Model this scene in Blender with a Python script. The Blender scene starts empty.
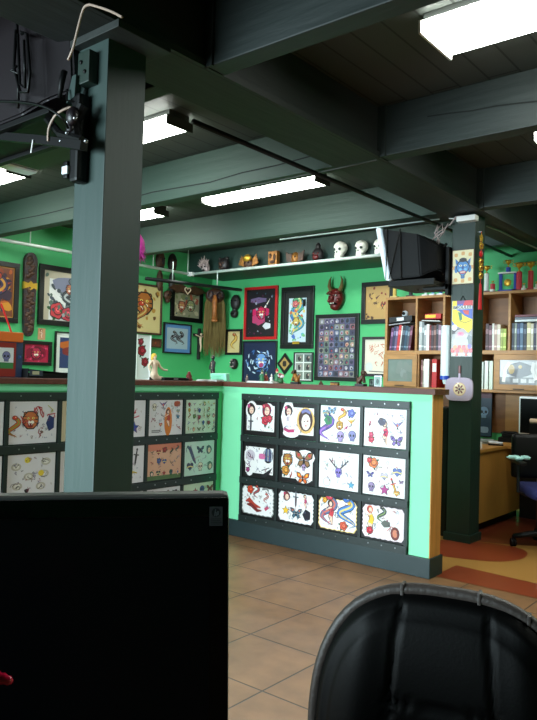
import bpy, bmesh, math, random
from mathutils import Vector, Matrix
C = bpy.context.scene.collection
PI = math.pi
R = math.radians

# ------------------------------------------------------------------ camera
F = 695.531
YAW, PIT, ROL = R(39.177), R(1.411), R(1.623)
EYE = Vector((0, 0, 1.172))
fw = Vector((-math.sin(YAW)*math.cos(PIT), math.cos(YAW)*math.cos(PIT), math.sin(PIT)))
_rt = Vector((math.cos(YAW), math.sin(YAW), 0)); _up = _rt.cross(fw)
RT = _rt*math.cos(ROL) + _up*math.sin(ROL)
UP = -_rt*math.sin(ROL) + _up*math.cos(ROL)
cd = bpy.data.cameras.new('camera'); cam = bpy.data.objects.new('camera', cd); C.objects.link(cam)
m = Matrix((RT, UP, -fw)).transposed().to_4x4(); m.translation = EYE
cam.matrix_world = m
cd.sensor_fit = 'AUTO'; cd.sensor_width = 36; cd.lens = F/720*36; cd.clip_start = .02
bpy.context.scene.camera = cam

def at(u, v, x=None, y=None, z=None):
    """measuring helper: point of a real wall / floor plane seen in that direction"""
    d = fw + RT*((u-268.5)/F) - UP*((v-360)/F)
    if x is not None: t = (x-EYE.x)/d.x
    elif y is not None: t = (y-EYE.y)/d.y
    else: t = (z-EYE.z)/d.z
    return EYE + d*t

# ------------------------------------------------------------------ materials
def lin(c):
    return tuple(((v/255)/12.92 if v/255 <= .04045 else ((v/255+.055)/1.055)**2.4) for v in c)

def mat(name, rgb, rough=.6, metal=0., noise=0., nscale=8., bump=0., bscale=60., coat=0., emit=None, stretch=None, rgb2=None, spec=None):
    M = bpy.data.materials.new(name); M.use_nodes = True
    nt = M.node_tree; b = nt.nodes['Principled BSDF']
    c = (*lin(rgb), 1)
    b.inputs['Base Color'].default_value = c
    b.inputs['Roughness'].default_value = rough
    b.inputs['Metallic'].default_value = metal
    b.inputs['Coat Weight'].default_value = coat
    if spec is not None: b.inputs['Specular IOR Level'].default_value = spec
    if emit:
        b.inputs['Emission Color'].default_value = (*lin(emit[0]), 1); b.inputs['Emission Strength'].default_value = emit[1]
    if noise or bump:
        tc = nt.nodes.new('ShaderNodeTexCoord'); mp = nt.nodes.new('ShaderNodeMapping')
        nt.links.new(tc.outputs['Object'], mp.inputs['Vector'])
        if stretch: mp.inputs['Scale'].default_value = stretch
        if noise:
            n = nt.nodes.new('ShaderNodeTexNoise'); n.inputs['Scale'].default_value = nscale; n.inputs['Detail'].default_value = 6
            nt.links.new(mp.outputs[0], n.inputs['Vector'])
            mx = nt.nodes.new('ShaderNodeMix'); mx.data_type = 'RGBA'
            c2 = (*lin(rgb2), 1) if rgb2 else tuple(v*(1-noise) for v in c[:3])+(1,)
            mx.inputs['A'].default_value = c; mx.inputs['B'].default_value = c2
            cr = nt.nodes.new('ShaderNodeMapRange'); cr.inputs[1].default_value = .35; cr.inputs[2].default_value = .65
            nt.links.new(n.outputs['Fac'], cr.inputs[0]); nt.links.new(cr.outputs[0], mx.inputs['Factor'])
            nt.links.new(mx.outputs['Result'], b.inputs['Base Color'])
        if bump:
            n2 = nt.nodes.new('ShaderNodeTexNoise'); n2.inputs['Scale'].default_value = bscale; n2.inputs['Detail'].default_value = 4
            nt.links.new(mp.outputs[0], n2.inputs['Vector'])
            bp = nt.nodes.new('ShaderNodeBump'); bp.inputs['Strength'].default_value = bump; bp.inputs['Distance'].default_value = .01
            nt.links.new(n2.outputs['Fac'], bp.inputs['Height']); nt.links.new(bp.outputs[0], b.inputs['Normal'])
    return M

def attr_mat(name, rough=.45, coat=0.):
    M = bpy.data.materials.new(name); M.use_nodes = True
    nt = M.node_tree; b = nt.nodes['Principled BSDF']
    a = nt.nodes.new('ShaderNodeAttribute'); a.attribute_name = 'Col'
    nt.links.new(a.outputs['Color'], b.inputs['Base Color'])
    b.inputs['Roughness'].default_value = rough; b.inputs['Coat Weight'].default_value = coat
    return M

M = {}
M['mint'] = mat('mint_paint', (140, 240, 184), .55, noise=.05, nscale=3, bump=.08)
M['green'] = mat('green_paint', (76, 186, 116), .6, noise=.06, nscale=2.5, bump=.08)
M['darkgreen'] = mat('dark_green_paint', (40, 66, 60), .5, noise=.15, nscale=5, bump=.15, bscale=30)
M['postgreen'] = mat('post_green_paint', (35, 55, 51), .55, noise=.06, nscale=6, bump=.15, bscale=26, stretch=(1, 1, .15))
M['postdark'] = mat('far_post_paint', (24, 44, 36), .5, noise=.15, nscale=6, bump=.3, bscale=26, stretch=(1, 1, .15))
M['beam'] = mat('beam_paint_lit', (40, 62, 52), .6, noise=.16, nscale=3, bump=.4, bscale=22, stretch=(.12, 1, 1))  # green bounce light mixed into the base colour
M['beamShade'] = mat('beam_paint_shaded', (28, 38, 36), .6, noise=.16, nscale=3, bump=.4, bscale=22, stretch=(.12, 1, 1))  # same beam paint, with the shade put into a darker colour
M['girder'] = mat('girder_paint', (27, 33, 30), .65, noise=.25, nscale=3, bump=.4, bscale=22, stretch=(1, .12, 1))
M['crack'] = mat('crack_dark', (10, 14, 13), .9)
M['base'] = mat('baseboard_paint', (26, 46, 48), .5, noise=.1)
M['rack'] = mat('rack_green', (18, 33, 31), .45, noise=.1)
M['capwood'] = mat('cap_wood', (96, 44, 24), .55, noise=.3, nscale=6, stretch=(1, 6, 6))
M['yellow_wood'] = mat('end_board_wood', (208, 140, 66), .5, noise=.25, nscale=5, stretch=(6, 6, .6))
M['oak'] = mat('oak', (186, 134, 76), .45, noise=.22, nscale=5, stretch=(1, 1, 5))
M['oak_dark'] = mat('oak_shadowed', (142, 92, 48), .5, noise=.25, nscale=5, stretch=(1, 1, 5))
M['desk'] = mat('desk_wood', (176, 124, 56), .4, noise=.2, nscale=4, stretch=(5, 1, .6))
M['black'] = mat('black_paint', (8, 8, 9), .5, spec=.2)
M['blackframe'] = mat('black_frame', (17, 16, 17), .35)
M['plastic'] = mat('black_plastic', (9, 9, 10), .45, spec=.25)
M['tvbody'] = mat('tv_dark_plastic', (20, 12, 17), .42, bump=.05, bscale=200)
M['tvfar'] = mat('tv_charcoal_plastic', (9, 9, 12), .6, spec=.2)
M['silver'] = mat('silver_plastic', (222, 230, 238), .35, metal=.2)
M['steel'] = mat('steel', (150, 152, 155), .3, metal=.9)
M['railmetal'] = mat('rail_metal', (214, 228, 222), .35, metal=.3)
M['darkmetal'] = mat('dark_metal', (24, 26, 28), .4, metal=.5)
M['white'] = mat('white_plastic', (232, 230, 228), .4)
M['cream'] = mat('cream', (222, 196, 168), .5)
M['lens'] = mat('lamp_lens', (255, 255, 255), .4, emit=((250, 255, 246), 20.0))
M['lampbody'] = mat('lamp_housing', (66, 70, 68), .5)
M['leather'] = mat('black_leather', (4, 4, 4), .55, spec=.14, bump=.04, bscale=180)
M['leatherrim_lit'] = mat('leather_rim', (66, 58, 54), .5, bump=.2, bscale=120)  # lighter than the leather: highlight along the rim put into the colour
M['screen'] = mat('screen_black', (4, 5, 7), .3, spec=.2)
M['bezel'] = mat('glossy_bezel', (4, 4, 5), .15, spec=.3)
M['bezeltop'] = mat('monitor_shell_gray', (74, 76, 74), .4)
M['bone'] = mat('bone_white', (238, 238, 226), .5, noise=.08, nscale=30)
M['maskbrown'] = mat('mask_brown', (84, 52, 34), .5, noise=.5, nscale=25)
M['maskdark'] = mat('mask_dark', (34, 30, 32), .5, noise=.4, nscale=25)
M['maskred'] = mat('mask_dark_red', (110, 26, 24), .4, noise=.5, nscale=30)
M['gold'] = mat('gold', (214, 168, 60), .3, metal=.6)
M['brass'] = mat('brass_carving', (170, 112, 44), .4, metal=.3, noise=.5, nscale=40)
M['coral'] = mat('spiky_pale', (190, 170, 168), .6, noise=.4, nscale=30)
M['straw'] = mat('straw_hair', (122, 104, 56), .9, noise=.4, nscale=30, stretch=(4, 4, .3))
M['orangewood'] = mat('orange_carved_wood', (186, 112, 54), .5, noise=.4, nscale=20)
M['carved'] = mat('carved_dark_wood', (62, 30, 26), .4, noise=.7, nscale=26, bump=.6, bscale=40, rgb2=(22, 20, 34))
M['red'] = mat('red_gloss', (190, 26, 30), .35)
M['blue'] = mat('blue_gloss', (30, 66, 170), .35)
M['navyseat'] = mat('navy_fabric', (22, 28, 84), .8)
M['magenta'] = mat('magenta_feather', (168, 34, 130), .7, noise=.3, nscale=40)
M['pink'] = mat('pink_plastic', (232, 24, 74), .2, coat=.6)
M['mintpaper'] = mat('mint_paper', (150, 232, 196), .6)
M['paper'] = mat('white_paper', (226, 228, 222), .6)
M['frost'] = mat('frosted_glass', (128, 142, 136), .25, noise=.2, nscale=8, coat=.3)
M['lilac'] = mat('lilac_quilt', (186, 170, 190), .8, bump=.3, bscale=120)
M['cup'] = mat('paper_cups', (226, 238, 240), .5)
M['hair'] = mat('blond_hair', (222, 178, 62), .6)
M['cloth'] = mat('pale_aqua_cloth', (176, 226, 220), .8)
M['cable'] = mat('tan_cable', (168, 146, 132), .5)
M['glassclear'] = mat('smoky_plastic', (90, 90, 130), .2)
M['art'] = attr_mat('printed_art', .4, .15)
M['vcol'] = attr_mat('painted_surface', .45)

def tile_material():
    T = bpy.data.materials.new('floor_tiles'); T.use_nodes = True
    nt = T.node_tree; b = nt.nodes['Principled BSDF']; N = nt.nodes.new; Lk = nt.links.new
    tc = N('ShaderNodeTexCoord'); mp = N('ShaderNodeMapping'); Lk(tc.outputs['Object'], mp.inputs['Vector'])
    s = .4064
    mp.inputs['Location'].default_value = (2.463+s*30, -2.856+s*30, 0)
    br = N('ShaderNodeTexBrick'); br.offset = 0; br.squash = 1
    br.inputs['Scale'].default_value = 1; br.inputs['Brick Width'].default_value = s; br.inputs['Row Height'].default_value = s
    br.inputs['Mortar Size'].default_value = .0045; br.inputs['Mortar Smooth'].default_value = .3
    br.inputs['Color1'].default_value = (*lin((136, 97, 64)), 1); br.inputs['Color2'].default_value = (*lin((148, 107, 72)), 1)
    br.inputs['Mortar'].default_value = (*lin((70, 54, 44)), 1)
    Lk(mp.outputs[0], br.inputs['Vector'])
    n = N('ShaderNodeTexNoise'); n.inputs['Scale'].default_value = 7; n.inputs['Detail'].default_value = 8; Lk(tc.outputs['Object'], n.inputs['Vector'])
    r = N('ShaderNodeMapRange'); r.inputs[1].default_value = .35; r.inputs[2].default_value = .65; r.inputs[3].default_value = .78; r.inputs[4].default_value = 1.12; Lk(n.outputs['Fac'], r.inputs[0])
    v = N('ShaderNodeMix'); v.data_type = 'RGBA'; v.blend_type = 'MULTIPLY'; v.inputs['Factor'].default_value = 1
    Lk(br.outputs['Color'], v.inputs['A']); Lk(r.outputs[0], v.inputs['B']); Lk(v.outputs['Result'], b.inputs['Base Color'])
    bp = N('ShaderNodeBump'); bp.inputs['Strength'].default_value = .5; bp.inputs['Distance'].default_value = .004; bp.invert = True
    Lk(br.outputs['Fac'], bp.inputs['Height']); Lk(bp.outputs[0], b.inputs['Normal'])
    b.inputs['Roughness'].default_value = .38
    return T
def plank_material():
    T = bpy.data.materials.new('ceiling_planks'); T.use_nodes = True
    nt = T.node_tree; b = nt.nodes['Principled BSDF']; N = nt.nodes.new; Lk = nt.links.new
    tc = N('ShaderNodeTexCoord'); mp = N('ShaderNodeMapping'); Lk(tc.outputs['Object'], mp.inputs['Vector'])
    mp.inputs['Rotation'].default_value = (0, 0, PI/2)
    mp.inputs['Location'].default_value = (20, 20.02, 0)
    br = N('ShaderNodeTexBrick'); br.offset = .5
    br.inputs['Scale'].default_value = 1; br.inputs['Brick Width'].default_value = 3.7; br.inputs['Row Height'].default_value = .1555
    br.inputs['Mortar Size'].default_value = .006; br.inputs['Mortar Smooth'].default_value = .2
    br.inputs['Color1'].default_value = (*lin((60, 65, 62)), 1); br.inputs['Color2'].default_value = (*lin((52, 58, 54)), 1)
    br.inputs['Mortar'].default_value = (*lin((14, 17, 16)), 1)
    Lk(mp.outputs[0], br.inputs['Vector']); Lk(br.outputs['Color'], b.inputs['Base Color'])
    b.inputs['Roughness'].default_value = .6
    return T
M['tile'] = tile_material(); M['plank'] = plank_material()

# ------------------------------------------------------------------ mesh helpers
class MB:
    """collects shapes, then links them as one mesh object"""
    def __init__(s): s.bm = bmesh.new(); s.cl = s.bm.loops.layers.float_color.new('Col'); s.col = (.5, .5, .5, 1)
    def c(s, rgb): s.col = (*lin(rgb), 1); return s
    def face(s, vs):
        try: f = s.bm.faces.new(vs)
        except ValueError: return None
        for l in f.loops: l[s.cl] = s.col
        return f
    def box(s, x0, x1, y0, y1, z0, z1, bev=0, rot=None, piv=None):
        if x0 > x1: x0, x1 = x1, x0
        if y0 > y1: y0, y1 = y1, y0
        if z0 > z1: z0, z1 = z1, z0
        vs = [s.bm.verts.new((x, y, z)) for x in (x0, x1) for y in (y0, y1) for z in (z0, z1)]
        fs = [s.face([vs[i] for i in q]) for q in ((0, 1, 3, 2), (4, 6, 7, 5), (0, 4, 5, 1), (2, 3, 7, 6), (0, 2, 6, 4), (1, 5, 7, 3))]
        if bev:
            es = list({e for f in fs for e in f.edges})
            r = bmesh.ops.bevel(s.bm, geom=es, offset=bev, segments=2, affect='EDGES', profile=.6)
            for f in r['faces']:
                for l in f.loops: l[s.cl] = s.col
            vs = list({v for v in s.bm.verts if v.is_valid and v in set(r['verts'])} | {v for v in vs if v.is_valid})
        if rot is not None:
            bmesh.ops.rotate(s.bm, verts=vs, cent=piv or ((x0+x1)/2, (y0+y1)/2, (z0+z1)/2), matrix=rot)
        return s
    def tube(s, pts, r, n=8, cap=True):
        pts = [Vector(p) for p in pts]; rs = r if isinstance(r, (list, tuple)) else [r]*len(pts)
        rings = []; nrm = None
        for i, p in enumerate(pts):
            a = pts[max(i-1, 0)]; b = pts[min(i+1, len(pts)-1)]; t = (b-a).normalized()
            if nrm is None: nrm = t.orthogonal().normalized()
            else:
                nrm = (nrm - t*nrm.dot(t))
                nrm = nrm.normalized() if nrm.length > 1e-6 else t.orthogonal().normalized()
            bn = t.cross(nrm)
            rings.append([s.bm.verts.new(p + (nrm*math.cos(2*PI*k/n) + bn*math.sin(2*PI*k/n))*rs[i]) for k in range(n)])
        for A, B in zip(rings, rings[1:]):
            for k in range(n): s.face([A[k], A[(k+1) % n], B[(k+1) % n], B[k]])
        if cap: s.face(rings[0][::-1]); s.face(rings[-1])
        return s
    def lathe(s, prof, c=(0, 0, 0), n=16, sx=1, sy=1):
        rings = [[s.bm.verts.new((c[0]+max(r, 1e-5)*math.cos(2*PI*k/n)*sx, c[1]+max(r, 1e-5)*math.sin(2*PI*k/n)*sy, c[2]+z)) for k in range(n)] for r, z in prof]
        for A, B in zip(rings, rings[1:]):
            for k in range(n): s.face([A[k], A[(k+1) % n], B[(k+1) % n], B[k]])
        s.face(rings[0][::-1]); s.face(rings[-1]); return s
    def ell(s, c, r, n=12, m=8, jit=0, rng=None):
        rings = []
        for j in range(1, m):
            th = PI*j/m
            ring = []
            for k in range(n):
                q = 1+(rng.uniform(-jit, jit) if rng else 0)
                ring.append(s.bm.verts.new((c[0]+r[0]*q*math.sin(th)*math.cos(2*PI*k/n), c[1]+r[1]*q*math.sin(th)*math.sin(2*PI*k/n), c[2]-r[2]*q*math.cos(th))))
            rings.append(ring)
        a = s.bm.verts.new((c[0], c[1], c[2]-r[2])); b = s.bm.verts.new((c[0], c[1], c[2]+r[2]))
        for A, B in zip(rings, rings[1:]):
            for k in range(n): s.face([A[k], A[(k+1) % n], B[(k+1) % n], B[k]])
        for k in range(n): s.face([a, rings[0][(k+1) % n], rings[0][k]]); s.face([b, rings[-1][k], rings[-1][(k+1) % n]])
        return s
    def prism(s, pts, y0, y1):
        """outline in local x-z, extruded along y"""
        A = [s.bm.verts.new((p[0], y0, p[1])) for p in pts]; B = [s.bm.verts.new((p[0], y1, p[1])) for p in pts]
        s.face(A); s.face(B[::-1])
        for k in range(len(pts)): s.face([A[k], A[(k+1) % len(pts)], B[(k+1) % len(pts)], B[k]])
        return s
    def prismz(s, pts, z0, z1):
        A = [s.bm.verts.new((p[0], p[1], z0)) for p in pts]; B = [s.bm.verts.new((p[0], p[1], z1)) for p in pts]
        s.face(A[::-1]); s.face(B)
        for k in range(len(pts)): s.face([A[k], A[(k+1) % len(pts)], B[(k+1) % len(pts)], B[k]])
        return s
    def build(s, name, m, parent=None, smooth=False, loc=None, rz=0, mats=None):
        bmesh.ops.recalc_face_normals(s.bm, faces=s.bm.faces)
        me = bpy.data.meshes.new(name); s.bm.to_mesh(me); s.bm.free()
        me.materials.append(m)
        if smooth:
            for p in me.polygons: p.use_smooth = True
        o = bpy.data.objects.new(name, me); C.objects.link(o)
        if parent: o.parent = parent
        if loc is not None: o.location = loc
        o.rotation_euler.z = rz
        return o

def tag(o, label=None, cat=None, group=None, kind=None):
    if label: o['label'] = label
    if cat: o['category'] = cat
    if group: o['group'] = group
    if kind: o['kind'] = kind
    return o
def thing(name, label, cat, loc=(0, 0, 0), rz=0, group=None):
    o = bpy.data.objects.new(name, None); C.objects.link(o); o.location = loc; o.rotation_euler.z = rz
    o.empty_display_size = .05
    return tag(o, label, cat, group)
def struct(name, mb, m, smooth=False): return tag(mb.build(name, m, smooth=smooth), kind='structure')

# ------------------------------------------------------------------ drawn artwork (flat polygons with painted colours)
K = (26, 22, 30)
class Art:
    def __init__(s, w, h, y=0):
        s.w, s.h, s.mb, s.y, s.k = w, h, MB(), y, 0
    def poly(s, pts, col):
        s.k += 1; yy = s.y - s.k*.00005
        s.mb.c(col); s.mb.face([s.mb.bm.verts.new((p[0], yy, p[1])) for p in pts])
    def rect(s, x0, z0, x1, z1, col): s.poly([(x0, z0), (x1, z0), (x1, z1), (x0, z1)], col)
    def fan(s, cx, cz, pts, col):
        s.k += 1; yy = s.y - s.k*.00005; s.mb.c(col)
        c = s.mb.bm.verts.new((cx, yy, cz)); vs = [s.mb.bm.verts.new((p[0], yy, p[1])) for p in pts]
        for i in range(len(vs)): s.mb.face([c, vs[i], vs[(i+1) % len(vs)]])
    def blob(s, cx, cz, rx, rz, col, n=12, jag=0, rot=0, rng=None, pet=0, pa=.15):
        pts = []
        for i in range(n):
            a = 2*PI*i/n; q = 1 + (rng.uniform(-jag, jag) if rng else (jag if i % 2 else 0)) + (pa*math.cos(pet*a) if pet else 0)
            x, z = rx*q*math.cos(a), rz*q*math.sin(a)
            pts.append((cx+x*math.cos(rot)-z*math.sin(rot), cz+x*math.sin(rot)+z*math.cos(rot)))
        s.fan(cx, cz, pts, col)
    def line(s, pts, wd, col):
        s.k += 1; yy = s.y - s.k*.00005; s.mb.c(col); prev = None
        for i, p in enumerate(pts):
            a = pts[max(i-1, 0)]; b = pts[min(i+1, len(pts)-1)]
            dx, dz = b[0]-a[0], b[1]-a[1]; L = math.hypot(dx, dz) or 1
            w2 = (wd[i] if isinstance(wd, (list, tuple)) else wd)/2
            v = (s.mb.bm.verts.new((p[0]-dz/L*w2, yy, p[1]+dx/L*w2)), s.mb.bm.verts.new((p[0]+dz/L*w2, yy, p[1]-dx/L*w2)))
            if prev: s.mb.face([prev[0], prev[1], v[1], v[0]])
            prev = v
    # -------- motifs, each about size r
    def rose(s, x, z, r, col=(196, 30, 50), leaf=(40, 90, 50), rng=random):
        for a in (rng.uniform(0, 1), rng.uniform(2, 3), rng.uniform(4, 5)):
            s.blob(x+r*.9*math.cos(a), z+r*.9*math.sin(a), r*.5, r*.22, leaf, 8, rot=a)
        s.blob(x, z, r, r, K, 20, pet=5, pa=.1); s.blob(x, z, r*.88, r*.88, col, 20, pet=5, pa=.1)
        d = tuple(int(v*.45) for v in col); l = tuple(min(255, int(v*1.1+40)) for v in col)
        s.blob(x+r*.1, z, r*.62, r*.58, d, 12); s.blob(x+r*.1, z+r*.05, r*.5, r*.46, col, 12)
        s.blob(x+r*.15, z+r*.1, r*.28, r*.26, l, 10); s.blob(x+r*.12, z+r*.12, r*.13, r*.12, d, 8)
    def skull(s, x, z, r, col=(226, 220, 200)):
        s.blob(x, z+r*.15, r*.85, r*.85, K, 14); s.rect(x-r*.48, z-r, x+r*.48, z-r*.3, K)
        s.blob(x, z+r*.15, r*.76, r*.76, col, 14); s.rect(x-r*.4, z-r*.92, x+r*.4, z-r*.3, col)
        for e in (-1, 1): s.blob(x+e*r*.34, z+r*.05, r*.22, r*.25, K, 8)
        s.poly([(x-r*.1, z-r*.3), (x+r*.1, z-r*.3), (x, z-r*.05)], K)
        for i in range(4): s.rect(x-r*.32+i*r*.2, z-r*.88, x-r*.28+i*r*.2, z-r*.5, K)
    def dagger(s, x, z, r, col=(150, 160, 180), hil=(170, 120, 40), a=0):
        def t(px, pz): return (x+(px*math.cos(a)-pz*math.sin(a))*r, z+(px*math.sin(a)+pz*math.cos(a))*r)
        s.poly([t(-.16, .25), t(.16, .25), t(.12, -.7), t(0, -1.05), t(-.12, -.7)], K)
        s.poly([t(-.1, .25), t(.1, .25), t(.07, -.68), t(0, -.95), t(-.07, -.68)], col)
        s.poly([t(-.4, .22), t(.4, .22), t(.4, .36), t(-.4, .36)], hil); s.poly([t(-.1, .36), t(.1, .36), t(.08, .85), t(-.08, .85)], K)
        c = t(0, .92); s.blob(c[0], c[1], r*.15, r*.15, hil, 8)
    def butterfly(s, x, z, r, col=(226, 120, 40), c2=(60, 40, 120)):
        for e in (-1, 1):
            s.poly([(x, z+r*.1), (x+e*r*.5, z+r*.75), (x+e*r*1.1, z+r*.85), (x+e*r, z+r*.2), (x+e*r*.5, z-r*.05)], K)
            s.poly([(x+e*r*.1, z+r*.15), (x+e*r*.52, z+r*.62), (x+e*r*.98, z+r*.72), (x+e*r*.88, z+r*.25), (x+e*r*.45, z+r*.05)], col)
            s.blob(x+e*r*.65, z+r*.45, r*.16, r*.16, c2, 8)
            s.poly([(x, z), (x+e*r*.6, z-r*.08), (x+e*r*.78, z-r*.5), (x+e*r*.4, z-r*.75), (x+e*r*.1, z-r*.4)], K)
            s.poly([(x+e*r*.1, z-r*.08), (x+e*r*.52, z-r*.14), (x+e*r*.66, z-r*.48), (x+e*r*.4, z-r*.62), (x+e*r*.16, z-r*.35)], col)
        s.blob(x, z, r*.1, r*.5, K, 8)
    def head(s, x, z, r, hair=(40, 26, 22), skin=(240, 206, 184), deco=(210, 50, 100)):
        s.blob(x, z+r*.1, r*.85, r, K, 14, pet=3, pa=.06); s.blob(x, z+r*.12, r*.76, r*.9, hair, 14, pet=3, pa=.06)
        s.blob(x+r*.08, z-r*.05, r*.46, r*.6, skin, 12)
        for e in (-1, 1): s.blob(x+r*.08+e*r*.19, z+r*.06, r*.09, r*.05, K, 6)
        s.blob(x+r*.08, z-r*.36, r*.13, r*.06, (190, 30, 50), 6)
        s.rose(x-r*.5, z+r*.6, r*.32, deco)
    def pinup(s, x, z, r, dress=(196, 36, 44), hair=(60, 34, 24), skin=(238, 200, 176)):
        s.line([(x-r*.12, z+r*.5), (x+r*.1, z+r*.1), (x-r*.05, z-r*.3), (x+r*.16, z-r*.95)], [r*.42, r*.46, r*.5, r*.12], K)
        s.line([(x-r*.12, z+r*.5), (x+r*.1, z+r*.1), (x-r*.05, z-r*.3), (x+r*.16, z-r*.92)], [r*.32, r*.36, r*.4, r*.08], skin)
        s.line([(x-r*.04, z+r*.36), (x+r*.1, z+r*.1), (x-r*.02, z-r*.25)], [r*.36, r*.34, r*.44], dress)
        s.line([(x-r*.1, z+r*.42), (x-r*.5, z+r*.2), (x-r*.42, z+r*.6)], r*.1, skin)
        s.blob(x-r*.08, z+r*.78, r*.28, r*.3, hair, 10); s.blob(x-r*.04, z+r*.74, r*.15, r*.2, skin, 8)
    def tiger(s, x, z, r, col=(214, 112, 40)):
        for e in (-1, 1): s.blob(x+e*r*.6, z+r*.65, r*.25, r*.25, K, 8); s.blob(x+e*r*.6, z+r*.65, r*.15, r*.15, col, 8)
        s.blob(x, z, r*.95, r*.95, K, 16, jag=.08); s.blob(x, z, r*.84, r*.84, col, 16, jag=.06)
        for e in (-1, 1):
            for i in range(3): s.poly([(x+e*r*.82, z+r*(.5-i*.4)), (x+e*r*.35, z+r*(.38-i*.3)), (x+e*r*.8, z+r*(.36-i*.4))], K)
            s.blob(x+e*r*.3, z+r*.2, r*.15, r*.11, (250, 240, 130), 8); s.blob(x+e*r*.3, z+r*.2, r*.06, r*.08, K, 6)
            s.blob(x+e*r*.18, z-r*.22, r*.24, r*.18, (244, 238, 226), 10)
        s.poly([(x-r*.14, z), (x+r*.14, z), (x, z-r*.16)], (150, 50, 50)); s.blob(x, z-r*.55, r*.32, r*.24, (120, 20, 26), 10)
        for e in (-1, 1): s.poly([(x+e*r*.2, z-r*.38), (x+e*r*.1, z-r*.38), (x+e*r*.15, z-r*.58)], (250, 250, 240))
    def dragon(s, x, z, r, col=(70, 120, 60), bel=(220, 190, 90), rng=random, n=26, turns=2.2, sx=.6, hd=(200, 60, 40)):
        P = [(x+r*sx*math.sin(turns*PI*i/n*1.0)*(.6+.5*i/n), z+r*(.95-1.9*i/n)) for i in range(n)]
        W = [r*(.34*math.sin(PI*min(1, .25+.8*i/n))+.05) for i in range(n)]
        s.line(P, [w*1.25 for w in W], K); s.line(P, W, col); s.line(P, [w*.35 for w in W], bel)
        for i in range(2, n-1, 3):
            px, pz = P[i]; e = 1 if i % 2 else -1
            s.poly([(px+e*W[i]*.5, pz+r*.04), (px+e*(W[i]*.5+r*.22), pz+r*.08), (px+e*W[i]*.5, pz-r*.05)], hd)
        s.blob(P[0][0], P[0][1]-r*.02, r*.3, r*.22, K, 10); s.blob(P[0][0], P[0][1]-r*.02, r*.24, r*.17, hd, 10, jag=.1)
        s.blob(P[0][0]+r*.08, P[0][1]+r*.03, r*.06, r*.05, (250, 240, 200), 6)
    def heart(s, x, z, r, col=(200, 30, 40), ban=(236, 216, 150)):
        for q, cc in ((1.12, K), (1, col)):
            pts = []
            for i in range(20):
                a = 2*PI*i/20; pts.append((x+q*r*.055*16*math.sin(a)**3, z+q*r*.055*(13*math.cos(a)-5*math.cos(2*a)-2*math.cos(3*a)-math.cos(4*a))))
            s.fan(x, z, pts, cc)
        s.line([(x-r, z-r*.25), (x, z), (x+r, z-r*.25)], r*.32, K); s.line([(x-r*.95, z-r*.25), (x, z), (x+r*.95, z-r*.25)], r*.24, ban)
    def star(s, x, z, r, col=(220, 180, 50)):
        for q, cc in ((1.15, K), (1, col)):
            s.fan(x, z, [(x+r*q*(1 if i % 2 == 0 else .45)*math.sin(PI*i/5), z+r*q*(1 if i % 2 == 0 else .45)*math.cos(PI*i/5)) for i in range(10)], cc)
    def bird(s, x, z, r, col=(40, 70, 150)):
        s.poly([(x-r, z+r*.6), (x-r*.1, z+r*.1), (x+r*.2, z-r*.2), (x-r*.3, z-r*.1)], K); s.poly([(x+r, z+r*.7), (x+r*.1, z+r*.2), (x-r*.1, z-r*.2), (x+r*.4, z)], K)
        s.poly([(x-r*.85, z+r*.5), (x-r*.1, z+r*.1), (x-r*.25, z-r*.02)], col); s.poly([(x+r*.85, z+r*.55), (x+r*.15, z+r*.15), (x+r*.35, z+r*.05)], col)
        s.blob(x, z, r*.25, r*.35, col, 8); s.poly([(x-r*.2, z-r*.8), (x, z-r*.2), (x+r*.25, z-r*.75), (x, z-r*.5)], K)
        s.blob(x, z-r*.05, r*.14, r*.2, (220, 120, 60), 8)
    def scribble(s, x, z, r, col, rng):
        P = [(x+rng.uniform(-r, r), z+rng.uniform(-r, r)) for _ in range(5)]
        Q = []
        for a, b in zip(P, P[1:]):
            for t in (0, .33, .66): Q.append((a[0]+(b[0]-a[0])*t+rng.uniform(-r, r)*.2, a[1]+(b[1]-a[1])*t+rng.uniform(-r, r)*.2))
        s.line(Q, r*.16, col)
    def any(s, x, z, r, rng, pal):
        k = rng.choice(('rose', 'skull', 'dagger', 'butterfly', 'head', 'pinup', 'heart', 'star', 'bird', 'dragon', 'scr'))
        c = rng.choice(pal); d = rng.choice(pal)
        if k == 'rose': s.rose(x, z, r*.8, c, rng=rng)
        elif k == 'skull': s.skull(x, z, r*.8, rng.choice(((226, 220, 200), c)))
        elif k == 'dagger': s.dagger(x, z, r, c, d, rng.uniform(-.5, .5))
        elif k == 'butterfly': s.butterfly(x, z, r*.85, c, d)
        elif k == 'head': s.head(x, z, r*.8, d, deco=c)
        elif k == 'pinup': s.pinup(x, z, r, c, d)
        elif k == 'heart': s.heart(x, z, r*.85, c)
        elif k == 'star': s.star(x, z, r*.7, c)
        elif k == 'bird': s.bird(x, z, r*.8, c)
        elif k == 'dragon': s.dragon(x, z, r, c, d, rng)
        else: s.scribble(x, z, r*.8, c, rng)
    def build(s, name, parent): 
        o = s.mb.build(name, M['art'], parent)
        return o
rng = random.Random(7)
XW, YW = -6.367, 6.6          # left wall and back wall of the shop
CEIL, GZ = 2.706, 2.42
XL, XR, YH, YHB, ZT = -3.586, -1.871, 3.862, 3.999, 1.094

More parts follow.
